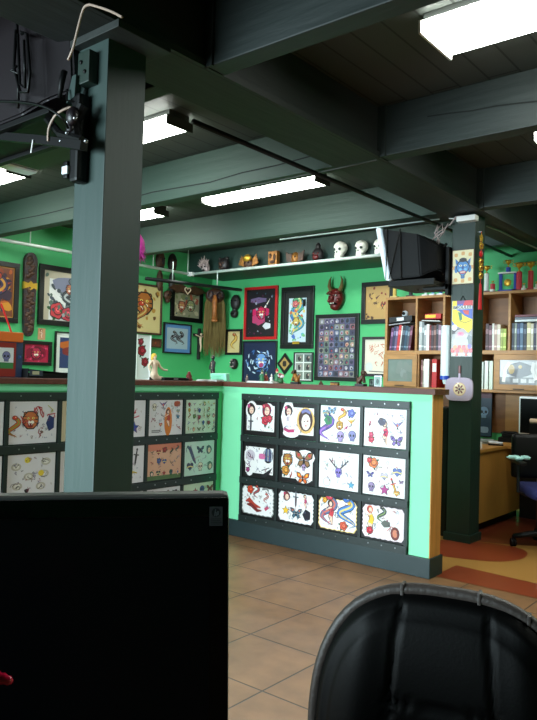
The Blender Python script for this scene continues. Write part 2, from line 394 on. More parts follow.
# ------------------------------------------------------------------ the shell
struct('floor', MB().box(XW-.1, 3.1, -3.1, YW+.1, -.1, 0), M['tile'])
struct('ceiling', MB().box(XW-.1, 3.1, -3.1, YW+.1, CEIL, CEIL+.1), M['plank'])
struct('wall_left', MB().box(XW-.1, XW, -3.1, YW+.1, 0, CEIL), M['green'])
struct('wall_back', MB().box(XW, 3.1, YW, YW+.1, 0, CEIL), M['green'])
struct('wall_right', MB().box(3.0, 3.1, -3.1, YW, 0, CEIL), M['green'])
fr = MB(); fr.box(XW, -6.0, -3.1, -3, 0, CEIL); fr.box(-2.0, 3, -3.1, -3, 0, CEIL); fr.box(-6.0, -2.0, -3.1, -3, 0, .5); fr.box(-6.0, -2.0, -3.1, -3, 2.2, CEIL)
struct('wall_front', fr, M['green'])
w = MB()
for x in (-6.0, -4.7, -3.36, -2.06): w.box(x, x+.06, -3.08, -3.0, .5, 2.2)
w.box(-6.0, -2.0, -3.08, -3.0, .5, .56); w.box(-6.0, -2.0, -3.08, -3.0, 2.14, 2.2)
struct('window_1', w, M['darkmetal'])

# painted swirl floor of the office beyond the counter
def smooth_loop(P, k=5):
    out = []
    n = len(P)
    for i in range(n):
        p0, p1, p2, p3 = (Vector(P[(i+j-1) % n]) for j in range(4))
        for t in range(k):
            t /= k
            out.append(.5*((2*p1)+(p2-p0)*t+(2*p0-5*p1+4*p2-p3)*t*t+(3*p1-p0-3*p2+p3)*t**3))
    return out
OFY = 3.93
fl = MB()
def flat(P, z, col):
    fl.c(col); cx = sum(p[0] for p in P)/len(P); cy = sum(p[1] for p in P)/len(P)
    c = fl.bm.verts.new((cx, cy, z)); V = [fl.bm.verts.new((p[0], p[1], z)) for p in P]
    for i in range(len(V)): fl.face([c, V[i], V[(i+1) % len(V)]])
def fpx(L): return [tuple(at(u, v, z=0))[:2] for u, v in L]
flat([(-3.6, 4.0), (XR, 4.0), (XR, OFY), (3, OFY), (3, YW), (-3.6, YW)], .002, (178, 128, 66))
fl.c((150, 74, 36))
flat([(XR, OFY), (3, OFY), (3, 4.15), (-.9, 4.12), (-1.25, 4.2), (XR, 4.26)], .003, (140, 62, 34))
flat(smooth_loop(fpx([(425, 541), (455, 541), (485, 543), (510, 546.5), (523, 550), (527.5, 554.5), (521, 559.5), (500, 562), (470, 560), (442, 556.5), (425, 553)])), .003, (138, 58, 32))
flat(smooth_loop([(-3.3, 5.15), (-2.6, 5.0), (-2.0, 5.02), (-1.5, 5.25), (-1.0, 5.2), (-.6, 5.5), (-.9, 6.3), (-2, 6.5), (-3.2, 6.2)]), .003, (112, 50, 30))
flat(smooth_loop([(.2, 4.6), (.9, 4.4), (1.8, 4.7), (2.2, 5.4), (1.4, 5.9), (.5, 5.4)]), .003, (138, 58, 32))
M['swirl'] = attr_mat('painted_floor', .3, .2)
struct('floor_office', fl, M['swirl'])

# half-height partition walls
def wallbox(name, b, m): return struct(name, MB().box(*b), m)
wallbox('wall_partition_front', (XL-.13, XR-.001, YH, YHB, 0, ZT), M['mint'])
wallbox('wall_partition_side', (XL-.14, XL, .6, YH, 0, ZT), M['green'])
struct('trim_1', MB().box(XR, XR+.006, YH-.001, YHB+.001, .118, ZT, .001), M['yellow_wood'])
struct('baseboard_front', MB().box(XL, XR+.016, YH-.02, YHB+.02, 0, .118, .004), M['base'])
struct('baseboard_side', MB().box(XL, XL+.024, .6, YH-.024, 0, .118, .004), M['base'])
# top lips of mint paint under the cap on the side wall
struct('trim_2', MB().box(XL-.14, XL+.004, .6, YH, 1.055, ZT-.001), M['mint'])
t = MB().prismz([(XL-.42, YH-.03), (XR+.03, YH-.03), (XR+.03, YHB+.03), (-2.15, YHB+.03), (-2.3, YHB+.2), (XL-.42, YHB+.2)], ZT, ZT+.034)
tag(t.build('counter_cap', M['capwood']), 'long reddish brown wooden cap on the partition with twelve framed flash sheets', 'countertop')
t = MB().box(XL-.40, XL+.035, .6, YH-.036, ZT, ZT+.034, .006)
tag(t.build('counter_cap', M['capwood']), 'reddish brown wooden cap on the side partition behind the near post', 'countertop')

# girder and cross beams
g = thing('ceiling_girder', 'massive dark green girder running over both wooden posts', 'beam', (-2.15, 0, GZ))
MB().box(-.15, .15, -3, YW, 0, CEIL-GZ, .006).build('timber', M['girder'], g)
MB().box(-.175, -.151, -3, YW, .02, .09).build('ledge_strip', M['girder'], g)
MB().box(.151, .168, -3, YW, .0, .03).build('ledge_strip', M['girder'], g)
BT = .10
spec = [(1.99, 1, 'dark cross beam nearest the camera, right of the girder'), (3.375, 1, 'wide grey-green cross beam right of the girder above the front partition'),
        (4.77, 1, 'farther grey-green cross beam right of the girder above the far post'), (1.99, 0, 'cross beam nearest the camera, left of the girder behind the near post'),
        (3.375, 0, 'pale green cracked cross beam left of the girder, in front of the long lit lamp'), (4.77, 0, 'pale green cross beam left of the girder above the masks'),
        (6.16, 0, 'dark green cross beam against which the shelf of masks stands'), (6.16, 1, 'dark cross beam above the trophies and bookcase'),
        (.6, 1, 'cross beam overhead right of the camera'), (.6, 0, 'cross beam overhead left of the camera')]
for y, right, lab in spec:
    x0, x1 = (-2.0, 3.0) if right else (XW, -2.30)
    b = thing('ceiling_beam', lab, 'beam', ((x0+x1)/2, y, GZ), group='ceiling cross beams')
    hw = (x1-x0)/2
    mm = M['darkgreen'] if y == 6.16 else (M['beamShade'] if right or y < 3 else M['beam'])
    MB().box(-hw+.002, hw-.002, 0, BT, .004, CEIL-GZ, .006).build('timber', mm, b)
    if right: MB().box(-hw-.0, -hw+.05, -.012, 0, .0, CEIL-GZ).build('end_cleat', mm, b)
    if (y, right) in ((3.375, 0), (3.375, 1)):
        c = MB(); r2 = random.Random(3+right)
        n = 14; xa, xb = (-1.9, 1.9) if not right else (-2.2, -.6)
        z = .11 if not right else .17
        P = []
        for i in range(n):
            P.append((xa+(xb-xa)*i/(n-1), z)); z += r2.uniform(-.018, .018)
        for (a, za), (bb, zb) in zip(P, P[1:]):
            c.face([c.bm.verts.new(q) for q in ((a, -.0015, za-.004), (bb, -.0015, zb-.004), (bb, -.0015, zb+.004), (a, -.0015, za+.004))])
        c.build('split_in_wood', M['crack'], b)

# wooden posts
def post(y, lab, m):
    p = thing('wooden_post', lab, 'post', (-2.15, y+.09, 0))
    MB().box(-.09, .09, -.09, .09, 0, GZ-.0005, .004).build('timber', m, p)
    return p
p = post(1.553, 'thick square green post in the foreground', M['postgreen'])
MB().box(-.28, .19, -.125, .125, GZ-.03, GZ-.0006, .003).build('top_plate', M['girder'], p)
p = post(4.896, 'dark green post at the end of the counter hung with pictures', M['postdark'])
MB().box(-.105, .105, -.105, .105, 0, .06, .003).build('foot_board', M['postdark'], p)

# fluorescent lamps
def lamp(x0, x1, y0, y1, lab, z0=2.615):
    L = x1-x0; W = y1-y0
    t = thing('fluorescent_lamp', lab, 'lamp', ((x0+x1)/2, (y0+y1)/2, z0), group='ceiling fluorescent lamps')
    MB().box(-L/2+.01, L/2-.01, -W/2+.02, W/2-.02, .05, CEIL-z0, .004).build('housing', M['lampbody'], t)
    b = MB(); pr = [(-W/2, .05), (-W/2+.012, .015), (-W/2+.04, 0), (W/2-.04, 0), (W/2-.012, .015), (W/2, .05)]
    A = [b.bm.verts.new((-L/2+.012, p[0], p[1])) for p in pr]; B = [b.bm.verts.new((L/2-.012, p[0], p[1])) for p in pr]
    for k in range(len(pr)-1): b.face([A[k], A[k+1], B[k+1], B[k]])
    b.face(A); b.face(B)
    b.build('lens', M['lens'], t)
    for e in (-1, 1): MB().box(e*L/2-.012 if e > 0 else -L/2, e*L/2 if e > 0 else -L/2+.012, -W/2-.003, W/2+.003, -.002, .055, .003).build('end_cap', M['white'] if W > .25 else M['lampbody'], t)
lamp(-1.35, -.13, 2.58, 2.88, 'large bright ceiling lamp at the top right, between two cross beams')
lamp(-.08, 1.14, 2.58, 2.88, 'ceiling lamp beyond the right edge, end to end with the large bright one')
lamp(-4.13, -2.95, 4.11, 4.29, 'long slim lit ceiling lamp above the counter corner')
lamp(-5.95, -4.75, 4.15, 4.32, 'small glimpse of a lit ceiling lamp just right of the near post')
lamp(-3.95, -2.98, 2.68, 2.88, 'bright ceiling lamp half hidden behind the near post')
lamp(-5.92, -4.7, 2.68, 2.88, 'bright ceiling lamp cut by the left edge of the picture')
lamp(-1.40, -.2, 4.13, 4.30, 'ceiling lamp of which only the tip shows at the right edge')
lamp(-1.6, -.4, 5.30, 5.48, 'ceiling lamp over the office desk')
lamp(-5.75, -4.55, 5.30, 5.48, 'ceiling lamp hidden above the row of masks')
lamp(-4.4, -3.2, 5.30, 5.48, 'ceiling lamp hidden above the skulls on the shelf')

# pipes under the beams
def pipe(name, pts, r, m, lab, cat='pipe', n=8): 
    return tag(MB().tube(pts, r, n).build(name, m, smooth=True), lab, cat)
a, b_ = at(194, 120, z=2.39), at(360, 195, z=2.39)
xq = (a.x+b_.x)/2
pipe('black_pipe', [(xq, 2.33, 2.395), (xq, YW-.01, 2.395)], .014, M['darkmetal'], 'straight black pipe running under the beams left of the girder')
pipe('thin_conduit', [(-3.0, 3.36, 2.40), (-2.32, 3.36, 2.40), (-2.0, 3.36, 2.405)], .005, M['lampbody'], 'thin grey conduit crossing under the girder', 'conduit')
c0 = at(330, 233, y=4.9); c1 = at(402, 224, y=4.9)
pipe('thin_conduit', [(-3.9, 4.9, c0.z), (-2.35, 4.9, c1.z)], .006, M['railmetal'], 'pale conduit running toward the television', 'conduit')
pipe('unsupported_conduit', [at(487, 226, y=5.3), at(500, 231, y=5.5), at(520, 241, y=6.0), at(545, 252, y=6.1)], .007, M['steel'], 'grey conduit sloping down above the trophies', 'conduit')  # no hangers modelled: run left unsupported, points set from image pixels
# hanging rail with shelf for the masks
RZ = 2.412
t = thing('display_shelf', 'long shelf with white metal edge carrying a row of masks', 'shelf', (-4.9, 6.0, RZ))
MB().tube([(-1.277, 0, 0), (1.55, 0, 0)], .017, 8).build('edge_rail', M['railmetal'], t, smooth=True)
MB().box(-1.277, 1.55, .015, YW-6.0-.001, -.012, .004).build('board', M['darkgreen'], t)
t = thing('hanging_rail', 'white metal rail hung along the left wall', 'rail', (-6.177, 6.0, RZ))
MB().tube([(0, -.02, 0), (0, -4.6, 0)], .017, 8).build('tube', M['railmetal'], t, smooth=True)
for y in (-.6, -2.2, -3.8): MB().tube([(0, y, 0), (0, y, CEIL-RZ)], .006, 6).build('hanger', M['railmetal'], t, smooth=True)
k = thing('corner_clamp', 'white pipe clamp where the two hanging rails meet', 'clamp', (-6.177, 6.0, RZ))
MB().box(-.02, .06, -.026, .022, -.024, .024, .006).build('clamp_body', M['white'], k)
MB().tube([(0, -.04, 0), (0, -.04, CEIL-RZ)], .006, 6).build('hanger', M['railmetal'], k, smooth=True)
# dark track below
a = at(146, 278.5, x=-5.7); b_ = at(241, 290, x=-5.7)
t = thing('track_bar', 'dark slanting bar hung below the mask shelf', 'track', (-5.7, a.y, a.z))
MB().tube([(0, 0, 0), (0, b_.y-a.y, b_.z-a.z)], .02, 8).build('bar', M['darkmetal'], t, smooth=True)
for q in (.25, .72): MB().tube([(0, (b_.y-a.y)*q, (b_.z-a.z)*q+.015), (0, (b_.y-a.y)*q, GZ-a.z)], .006, 6).build('hanger', M['railmetal'], t, smooth=True)

# ------------------------------------------------------------------ flash sheets on the partitions
RT_ = [1.047, .746, .443, .168]
def rails(fx, fy, rz, L, cols, side):
    for i, z in enumerate(RT_):
        t = thing('display_rail', ['topmost', 'second', 'third', 'lowest'][i]+' dark green rail holding flash sheets on the '+side+' partition', 'rail', (fx, fy, z-.046), rz, 'flash display rails')
        h = .046 if i < 3 else .036
        MB().box(0, L, -.024, -.0005, .046-h if i < 3 else -.0038, .046, .002).build('bar', M['rack'], t)
        for k in range(cols):
            for q in (.22, .5, .78):
                if (k+i+int(q*10)) % 3 == 0 and q == .5: continue
                MB().tube([(L*(k+q)/cols, -.0235, .025), (L*(k+q)/cols, -.027, .025)], .0045, 8).build('screw', M['steel'], t)
def stile(fx, fy, rz, u, h, lab):
    o = MB().box(u-.011, u+.011, -.018, -.0005, 0, h-.001).build('display_stile', M['rack'], loc=(fx, fy, .131), rz=rz)
    tag(o, lab, 'upright', 'flash display uprights')
rails(-3.373, YH, 0, 1.364, 4, 'front')
RY0 = 1.752
rails(XL, RY0, PI/2, 2.048, 6, 'side')

def sheet(fx, fy, rz, u, row, style, lab, W=.341, paper=(240, 238, 236), seed=0, draw=None, cat='flash sheet', group='flash art sheets'):
    zt, zb = RT_[row]-.047, RT_[row+1]+.001
    h = zt-zb; w = W-.024
    ca, sa = math.cos(rz), math.sin(rz)
    t = thing('flash_sheet', lab, cat, (fx+ca*(u+W/2), fy+sa*(u+W/2), zb), rz, group)
    MB().box(-w/2, w/2, -.010, -.0006, .0005, h-.0005).build('backing_board', M['blackframe'], t)
    A = Art(w, h, -.0104); rr = random.Random(seed)
    if style == 'full':
        x0, x1, z0, z1 = -w/2+.006, w/2-.006, .006, h-.006; A.rect(x0, z0, x1, z1, paper)
    elif style in ('frill', 'torn'):
        x0, x1, z0, z1 = -w/2+.022, w/2-.022, .02, h-.02
        if style == 'frill':
            n = 52; pts = []; 
            for i in range(n):
                a = 2*PI*i/n; ca_, sa_ = math.cos(a), math.sin(a); q = 1/max(abs(ca_), abs(sa_)); q = min(q, 1.3)
                f = 1+(.022 if i % 2 else -.022)
                pts.append((ca_*q*(x1-x0)/2*f*1.06, h/2+sa_*q*(z1-z0)/2*f*1.06))
            ec = draw[1] if draw and len(draw) > 1 else (200, 200, 200)
            A.fan(0, h/2, [(p[0]*1.02, h/2+(p[1]-h/2)*1.02) for p in pts], ec); A.fan(0, h/2, [(p[0]*.97, h/2+(p[1]-h/2)*.97) for p in pts], paper)
        else:
            A.rect(x0+.012, z0+.016, x1-.004, z1-.012, paper)
    f = draw[0] if draw else None
    if f: f(A, w, h, rr)
    for _ in range(26):
        A.scribble(rr.uniform(-w/2+.035, w/2-.035), rr.uniform(.035, h-.035), rr.uniform(.006, .016), rr.choice(((90, 70, 110), (60, 54, 66), (150, 70, 90), (110, 120, 150), (130, 110, 90))), rr)
    A.build('artwork', t)
PUR = [(110, 80, 170), (60, 60, 130), (190, 40, 90), (210, 160, 50), (90, 140, 200)]
def grid(nx, nz, pal, r=.5, jit=.12):
    def f(A, w, h, rr):
        cw, ch = (w-.03)/nx, (h-.03)/nz
        for i in range(nx):
            for j in range(nz):
                A.any(-w/2+.015+cw*(i+.5)+rr.uniform(-jit, jit)*cw, .015+ch*(j+.5)+rr.uniform(-jit, jit)*ch, min(cw, ch)*r, rr, pal)
    return f
def scr(n, pal, r=.02):
    def f(A, w, h, rr):
        for _ in range(n): A.scribble(rr.uniform(-w/2+.03, w/2-.03), rr.uniform(.03, h-.03), r, rr.choice(pal), rr)
    return f
def both(*fs):
    def f(A, w, h, rr):
        for q in fs: q(A, w, h, rr)
    return f
def a11(A, w, h, r):
    A.blob(-.08, .18, .055, .07, (240, 238, 236), 16); A.head(-.085, .185, .045, deco=(214, 60, 130))
    A.dagger(-.085, .085, .06, (90, 90, 100), (60, 60, 70)); A.blob(.07, .19, .06, .05, (240, 238, 236), 16)
    A.head(.06, .185, .05, (150, 36, 60), deco=(214, 70, 90)); A.rose(.05, .115, .034, (220, 60, 80)); A.rose(.09, .13, .026, (220, 60, 80)); A.scribble(.08, .07, .02, (80, 120, 70), r)
def a12(A, w, h, r):
    A.blob(-.085, .15, .06, .11, (240, 238, 236), 18, pet=6, pa=.06); A.blob(-.06, .04, .07, .03, (240, 238, 236), 12)
    A.head(-.085, .19, .042, (50, 30, 40), deco=(220, 70, 120)); A.blob(-.08, .125, .03, .045, (226, 214, 226), 10); A.line([(-.12, .07), (-.08, .055), (-.03, .06)], .022, (190, 60, 110))
    A.blob(.065, .135, .075, .09, (220, 180, 110), 18); A.blob(.065, .14, .06, .078, (70, 44, 40), 16); A.blob(.068, .125, .038, .055, (244, 226, 214), 12)
    A.line([(.03, .19), (.065, .205), (.105, .19)], .02, (120, 120, 170)); A.blob(.055, .13, .007, .004, K, 6); A.blob(.08, .13, .007, .004, K, 6); A.blob(.068, .1, .01, .004, (190, 40, 60), 6)
def a13(A, w, h, r):
    A.dragon(-.10, .10, .09, (110, 90, 180), (180, 120, 200), r, hd=(90, 60, 150)); A.blob(-.09, .15, .03, .03, (60, 130, 90), 10, jag=.2)
    A.tiger(.0, .12, .03, (210, 160, 70)); A.dragon(.02, .18, .05, (200, 150, 60), (230, 190, 90), r); A.rose(.09, .205, .028, (100, 110, 190)); A.bird(.09, .15, .04, (220, 190, 60))
    A.skull(.01, .05, .035, (170, 150, 200)); A.skull(.1, .06, .035, (130, 130, 180)); A.scribble(.05, .11, .02, (190, 60, 120), r); A.butterfly(-.06, .215, .03, (150, 190, 220)); A.heart(-.11, .2, .025, (120, 170, 190))
def a14(A, w, h, r):
    for i in range(8): A.scribble(-.12+i*.034, .215, .013, (110, 100, 160), r)
    A.pinup(.0, .095, .075, (220, 40, 90)); A.blob(-.025, .165, .028, .024, (70, 66, 90), 10, jag=.15); A.scribble(-.11, .15, .03, (190, 60, 100), r)
    A.rose(-.10, .05, .022, (210, 50, 80)); A.rose(-.1, .08, .018, (210, 60, 100)); A.bird(.085, .15, .045, (140, 130, 190)); A.butterfly(.08, .05, .04, (130, 100, 180)); A.scribble(.12, .2, .02, (120, 110, 170), r); A.scribble(.1, .11, .02, (120, 110, 150), r)
def a21(A, w, h, r):
    A.blob(-.075, .15, .065, .07, (240, 238, 236), 14, pet=5, pa=.05); A.blob(-.085, .07, .04, .06, (240, 238, 236), 12); A.blob(.05, .1, .08, .06, (240, 238, 236), 10)
    A.blob(-.08, .16, .045, .04, (200, 190, 200), 12); A.scribble(-.07, .16, .035, (90, 60, 90), r); A.scribble(-.09, .1, .03, (120, 50, 110), r); A.rose(-.1, .055, .018, (150, 50, 110))
    A.blob(.085, .17, .046, .055, K, 14); 
    for i in range(5): A.line([(.055+i*.015, .13), (.05+i*.0175, .17), (.058+i*.0135, .215)], .008, (90, 110, 160) if i % 2 else (190, 200, 215))
    A.poly([(.02, .02), (.1, .07), (.13, .09), (.1, .04), (.06, .01)], (28, 28, 34)); A.line([(.03, .06), (.1, .085)], .006, (60, 60, 70)); A.blob(.03, .16, .03, .02, (210, 110, 160), 8, jag=.2)
def a22(A, w, h, r):
    A.blob(-.08, .13, .06, .09, (240, 238, 236), 14, pet=5, pa=.06); A.blob(.07, .19, .08, .05, (240, 238, 236), 12); A.blob(.06, .05, .07, .04, (240, 238, 236), 12)
    A.tiger(-.08, .16, .045, (180, 120, 50)); A.rose(-.095, .085, .035, (210, 140, 50)); A.scribble(-.06, .06, .03, (170, 70, 60), r)
    A.butterfly(.06, .17, .07, (150, 110, 70), (200, 60, 60)); A.skull(.06, .12, .022, (180, 150, 190)); A.butterfly(.055, .045, .05, (226, 110, 40), (230, 180, 60))
def a23(A, w, h, r):
    for e in (-1, 1): A.line([(.0, .13), (e*.04, .165), (e*.075, .2)], .009, (60, 52, 60)); A.line([(e*.03, .155), (e*.03, .195)], .006, (60, 52, 60)); A.line([(e*.052, .175), (e*.048, .21)], .006, (60, 52, 60))
    A.skull(0, .115, .032, (140, 120, 200)); scr(9, [(130, 190, 170), (120, 160, 210), (160, 150, 200)], .014)(A, w, h, r); A.blob(-.09, .045, .03, .03, (190, 200, 220), 12); A.blob(-.09, .045, .024, .024, (240, 238, 236), 12); A.star(.1, .045, .025, (90, 160, 190))
def a24(A, w, h, r):
    A.rose(-.08, .205, .034, (226, 120, 60)); A.rose(-.11, .22, .018, (200, 50, 60)); A.dagger(.1, .17, .03, (80, 90, 180), (210, 60, 60), .5); A.heart(.09, .165, .032, (90, 110, 180)); A.butterfly(-.1, .13, .024, (100, 90, 170))
    A.heart(0, .13, .026, (200, 190, 210)); A.dagger(.07, .075, .05, (230, 180, 60), (200, 60, 60), .4); A.skull(-.09, .055, .03, (150, 130, 170)); A.star(.005, .045, .033, (170, 60, 130)); A.heart(.09, .035, .022, (210, 150, 50)); A.scribble(.03, .215, .02, (190, 200, 220), r); A.butterfly(.12, .105, .015, (170, 130, 180))
def a31(A, w, h, r):
    A.rose(-.07, .19, .03, (214, 70, 40)); A.dragon(-.01, .175, .045, (90, 90, 100), (190, 60, 50), r); A.line([(.04, .2), (.08, .21), (.1, .195)], .012, (120, 120, 120)); A.dragon(.08, .14, .035, (190, 50, 50), (200, 200, 190), r)
    A.line([(-.11, .1), (-.08, .115), (-.03, .08), (.03, .07)], [.01, .036, .03, .008], (180, 60, 44)); A.line([(-.1, .08), (-.06, .08), (0, .045), (.04, .05)], [.01, .028, .024, .008], (120, 40, 36)); A.line([(.07, .06), (.1, .085)], .022, (200, 80, 110))
def a32(A, w, h, r):
    A.head(-.08, .18, .034, (110, 50, 50)); A.dagger(0, .17, .055, (110, 90, 100), (80, 80, 90)); A.scribble(.085, .18, .03, (130, 60, 100), r); A.pinup(.08, .165, .045, (190, 70, 110)); A.star(-.085, .085, .03, (236, 190, 50))
    A.butterfly(.005, .075, .045, (70, 110, 130), (200, 90, 40)); A.blob(.095, .075, .03, .034, (30, 26, 40), 10, jag=.2); A.scribble(-.05, .045, .015, (60, 60, 70), r)
def a33(A, w, h, r):
    A.dragon(-.065, .13, .10, (90, 110, 150), (210, 110, 90), r, hd=(210, 60, 80)); A.pinup(-.05, .12, .08, (200, 60, 70)); A.dragon(.07, .13, .10, (70, 130, 200), (220, 200, 120), r, turns=3, hd=(60, 110, 190)); A.rose(.05, .05, .03, (220, 90, 60)); A.rose(-.1, .2, .02, (230, 160, 50)); A.star(.09, .2, .018, (230, 180, 60))
def a34(A, w, h, r):
    A.pinup(-.09, .12, .085, (236, 190, 50), (210, 90, 60)); A.rose(-.095, .055, .025, (200, 40, 60)); A.dragon(-.01, .16, .05, (60, 60, 64), (130, 160, 90), r, hd=(40, 40, 44)); A.blob(.02, .11, .03, .02, (90, 96, 90), 10, jag=.2); A.scribble(.08, .19, .02, (200, 140, 140), r); A.line([(.03, .07), (.06, .1), (.11, .08)], .006, (210, 120, 120)); A.blob(.085, .06, .032, .042, (110, 40, 36), 12); A.blob(.085, .06, .018, .026, (210, 130, 100), 8)
P11 = [
 ('torn', 'flash sheet with two women in black mount, upper left corner of the front partition', a11, None),
 ('torn', 'black mounted flash sheet with portrait of brown haired woman, top row', a12, None),
 ('full', 'white flash sheet with purple dragon and gold figures, top row of front partition', a13, None),
 ('full', 'white flash sheet with line of lettering over red pinup, top right of front partition', a14, None)]
P21 = [('torn', 'black mounted flash sheet with striped balloon and pale face, middle row', a21, None),
 ('torn', 'black mounted flash sheet with moth and orange butterfly, middle row', a22, None),
 ('full', 'pale flash sheet with antlered purple skull, middle row', a23, None),
 ('full', 'white flash sheet with orange rose and colourful small designs, middle row right', a24, None)]
P31 = [('frill', 'grey edged flash sheet with red koi and dragons, bottom left of front partition', a31, (150, 156, 150)),
 ('frill', 'scallop edged flash sheet with six designs and yellow star, bottom row', a32, (225, 225, 225)),
 ('frill', 'yellow edged flash sheet with two tall dragon figures, bottom row', a33, (236, 206, 130)),
 ('frill', 'pink frilled flash sheet with yellow pinup, bottom right of front partition', a34, (240, 220, 226))]
for row, P in enumerate((P11, P21, P31)):
    for i, (st, lab, f, ec) in enumerate(P):
        sheet(-3.373, YH, 0, .341*i, row, st, lab, draw=(f, ec) if ec else (f,), seed=row*9+i)
for u in range(5): stile(-3.373, YH, 0, .341*u+(.011 if u == 0 else -.011 if u == 4 else 0), .87, ['first upright from the corner on the front partition', 'second upright from the corner on the front partition', 'middle upright between flash sheets on the front partition', 'fourth upright from the corner on the front partition', 'last upright near the yellow end board'][u])
BR = [(150, 40, 40), (200, 120, 50), (60, 80, 150), (70, 110, 80), (60, 50, 60)]
def b1(A, w, h, r):
    A.tiger(-.02, .14, .055, (200, 110, 60)); scr(5, [(180, 50, 60), (150, 60, 70)], .04)(A, w, h, r); A.blob(.11, .12, .024, .04, (30, 40, 100), 10, jag=.25); A.dragon(-.12, .1, .06, (200, 100, 40), (130, 150, 60), r); A.scribble(.11, .2, .03, (190, 190, 110), r)
def b2(A, w, h, r):
    for x, z in ((-.1, .18), (-.02, .12), (.09, .2), (-.09, .07), (.06, .06), (.08, .13)): A.blob(x, z, .032, .022, (190, 184, 170), 12); A.blob(x, z, .02, .013, (226, 222, 214), 10); A.scribble(x, z, .022, (60, 56, 52), r)
    A.blob(-.03, .215, .02, .018, (230, 210, 70), 8); A.blob(.06, .135, .02, .018, (230, 200, 60), 8); A.blob(-.03, .04, .014, .012, K, 7, jag=.3)
def b6(A, w, h, r):
    A.blob(.02, .1, .036, .1, (210, 120, 40), 14); A.pinup(.02, .12, .06, (180, 60, 40)); A.bird(-.03, .215, .04, (120, 90, 160)); A.blob(.1, .22, .03, .02, (170, 70, 40), 8, jag=.2); A.skull(-.11, .2, .025); A.star(.11, .13, .02, (60, 120, 150)); A.scribble(.11, .06, .03, (150, 50, 50), r); A.scribble(-.11, .1, .03, (140, 60, 80), r); A.scribble(-.1, .15, .015, K, r); A.scribble(-.04, .15, .015, K, r); A.heart(-.05, .08, .016, (200, 60, 60)); A.heart(.11, .17, .016, (120, 160, 160)); A.line([(-.13, .04), (-.05, .04)], .008, (130, 130, 130)); A.line([(-.13, .03), (-.06, .028)], .006, (130, 130, 130))
def b7(A, w, h, r):
    A.rect(-w/2+.006, .006, w/2-.006, .035, (80, 110, 60)); A.rect(-w/2+.006, h-.05, w/2-.006, h-.006, (214, 130, 100)); grid(5, 3, [(40, 100, 80), (160, 50, 50), (60, 90, 160), (40, 60, 60)], .42)(A, w, h, r)
def b10(A, w, h, r):
    A.line([(-.13, .22), (-.1, .2), (-.06, .12), (-.04, .09)], [.014, .03, .026, .01], (70, 80, 110)); grid(3, 2, [(70, 110, 120), (90, 120, 110), (60, 70, 100)], .42)(A, w, h, r)
G8 = [(120, 160, 70), (90, 130, 60), (200, 170, 60), (60, 90, 150), (150, 50, 60)]
LP = (222, 220, 224)
Lrows = [
 [('white flash sheet cut by the left edge of the picture, top row', grid(2, 2, BR), LP), ('flash sheet with snarling orange tiger and navy figure, top row of side partition', b1, LP), ('cream flash sheet half hidden left of the near post, top row', grid(3, 3, BR), (214, 200, 170)),
  ('flash sheet with blue and red figures just right of the near post, top row', grid(2, 2, [(50, 70, 160), (200, 50, 70)]), LP), ('flash sheet with orange surfboard figure in the middle, top row', b6, LP), ('flash sheet full of small green and yellow designs, top row end', grid(6, 5, G8, .44), (206, 226, 206))],
 [('second row flash sheet cut by the left edge of the picture', grid(2, 2, [(190, 40, 80), BR[4]]), LP), ('flash sheet with pencil heads and yellow touches, second row of side partition', b2, LP), ('second row flash sheet mostly hidden left of the near post', grid(3, 3, BR), LP),
  ('flash sheet with yellow and black figure right of the near post, second row', grid(2, 2, [(230, 200, 40), (60, 60, 60)]), LP), ('salmon coloured flash sheet with green bottom border, second row', b7, (222, 172, 142)), ('mint tinted flash sheet with grey blue creatures, second row end', b10, (200, 228, 216))],
 [('third row flash sheet at the left end of the side partition', grid(3, 2, BR), LP), ('third row flash sheet behind the monitor, second from the left', grid(3, 2, BR), LP), ('third row flash sheet behind the monitor and near post', grid(3, 3, BR), LP),
  ('third row flash sheet right of the near post', grid(3, 2, BR), LP), ('third row flash sheet with dark designs peeking over the monitor', grid(4, 2, [(60, 50, 60), (110, 50, 60)]), LP), ('third row flash sheet with yellow green designs peeking over the monitor', grid(4, 2, G8), (206, 222, 196))]]
for row, P in enumerate(Lrows):
    for i, (lab, f, pc) in enumerate(P):
        sheet(XL, RY0, PI/2, .3413*i, row, 'full', lab, paper=pc, draw=(f,), seed=50+row*9+i)
for u in range(7): stile(XL, RY0, PI/2, .3413*u+(.011 if u == 0 else -.011 if u == 6 else 0), .87, ['left end upright of the side partition display', 'second upright from the left on the side partition', 'upright on the side partition left of the near post', 'upright hidden by the near post', 'first upright right of the near post', 'upright between the last two sheets of the side partition', 'end upright at the corner of the side partition'][u])
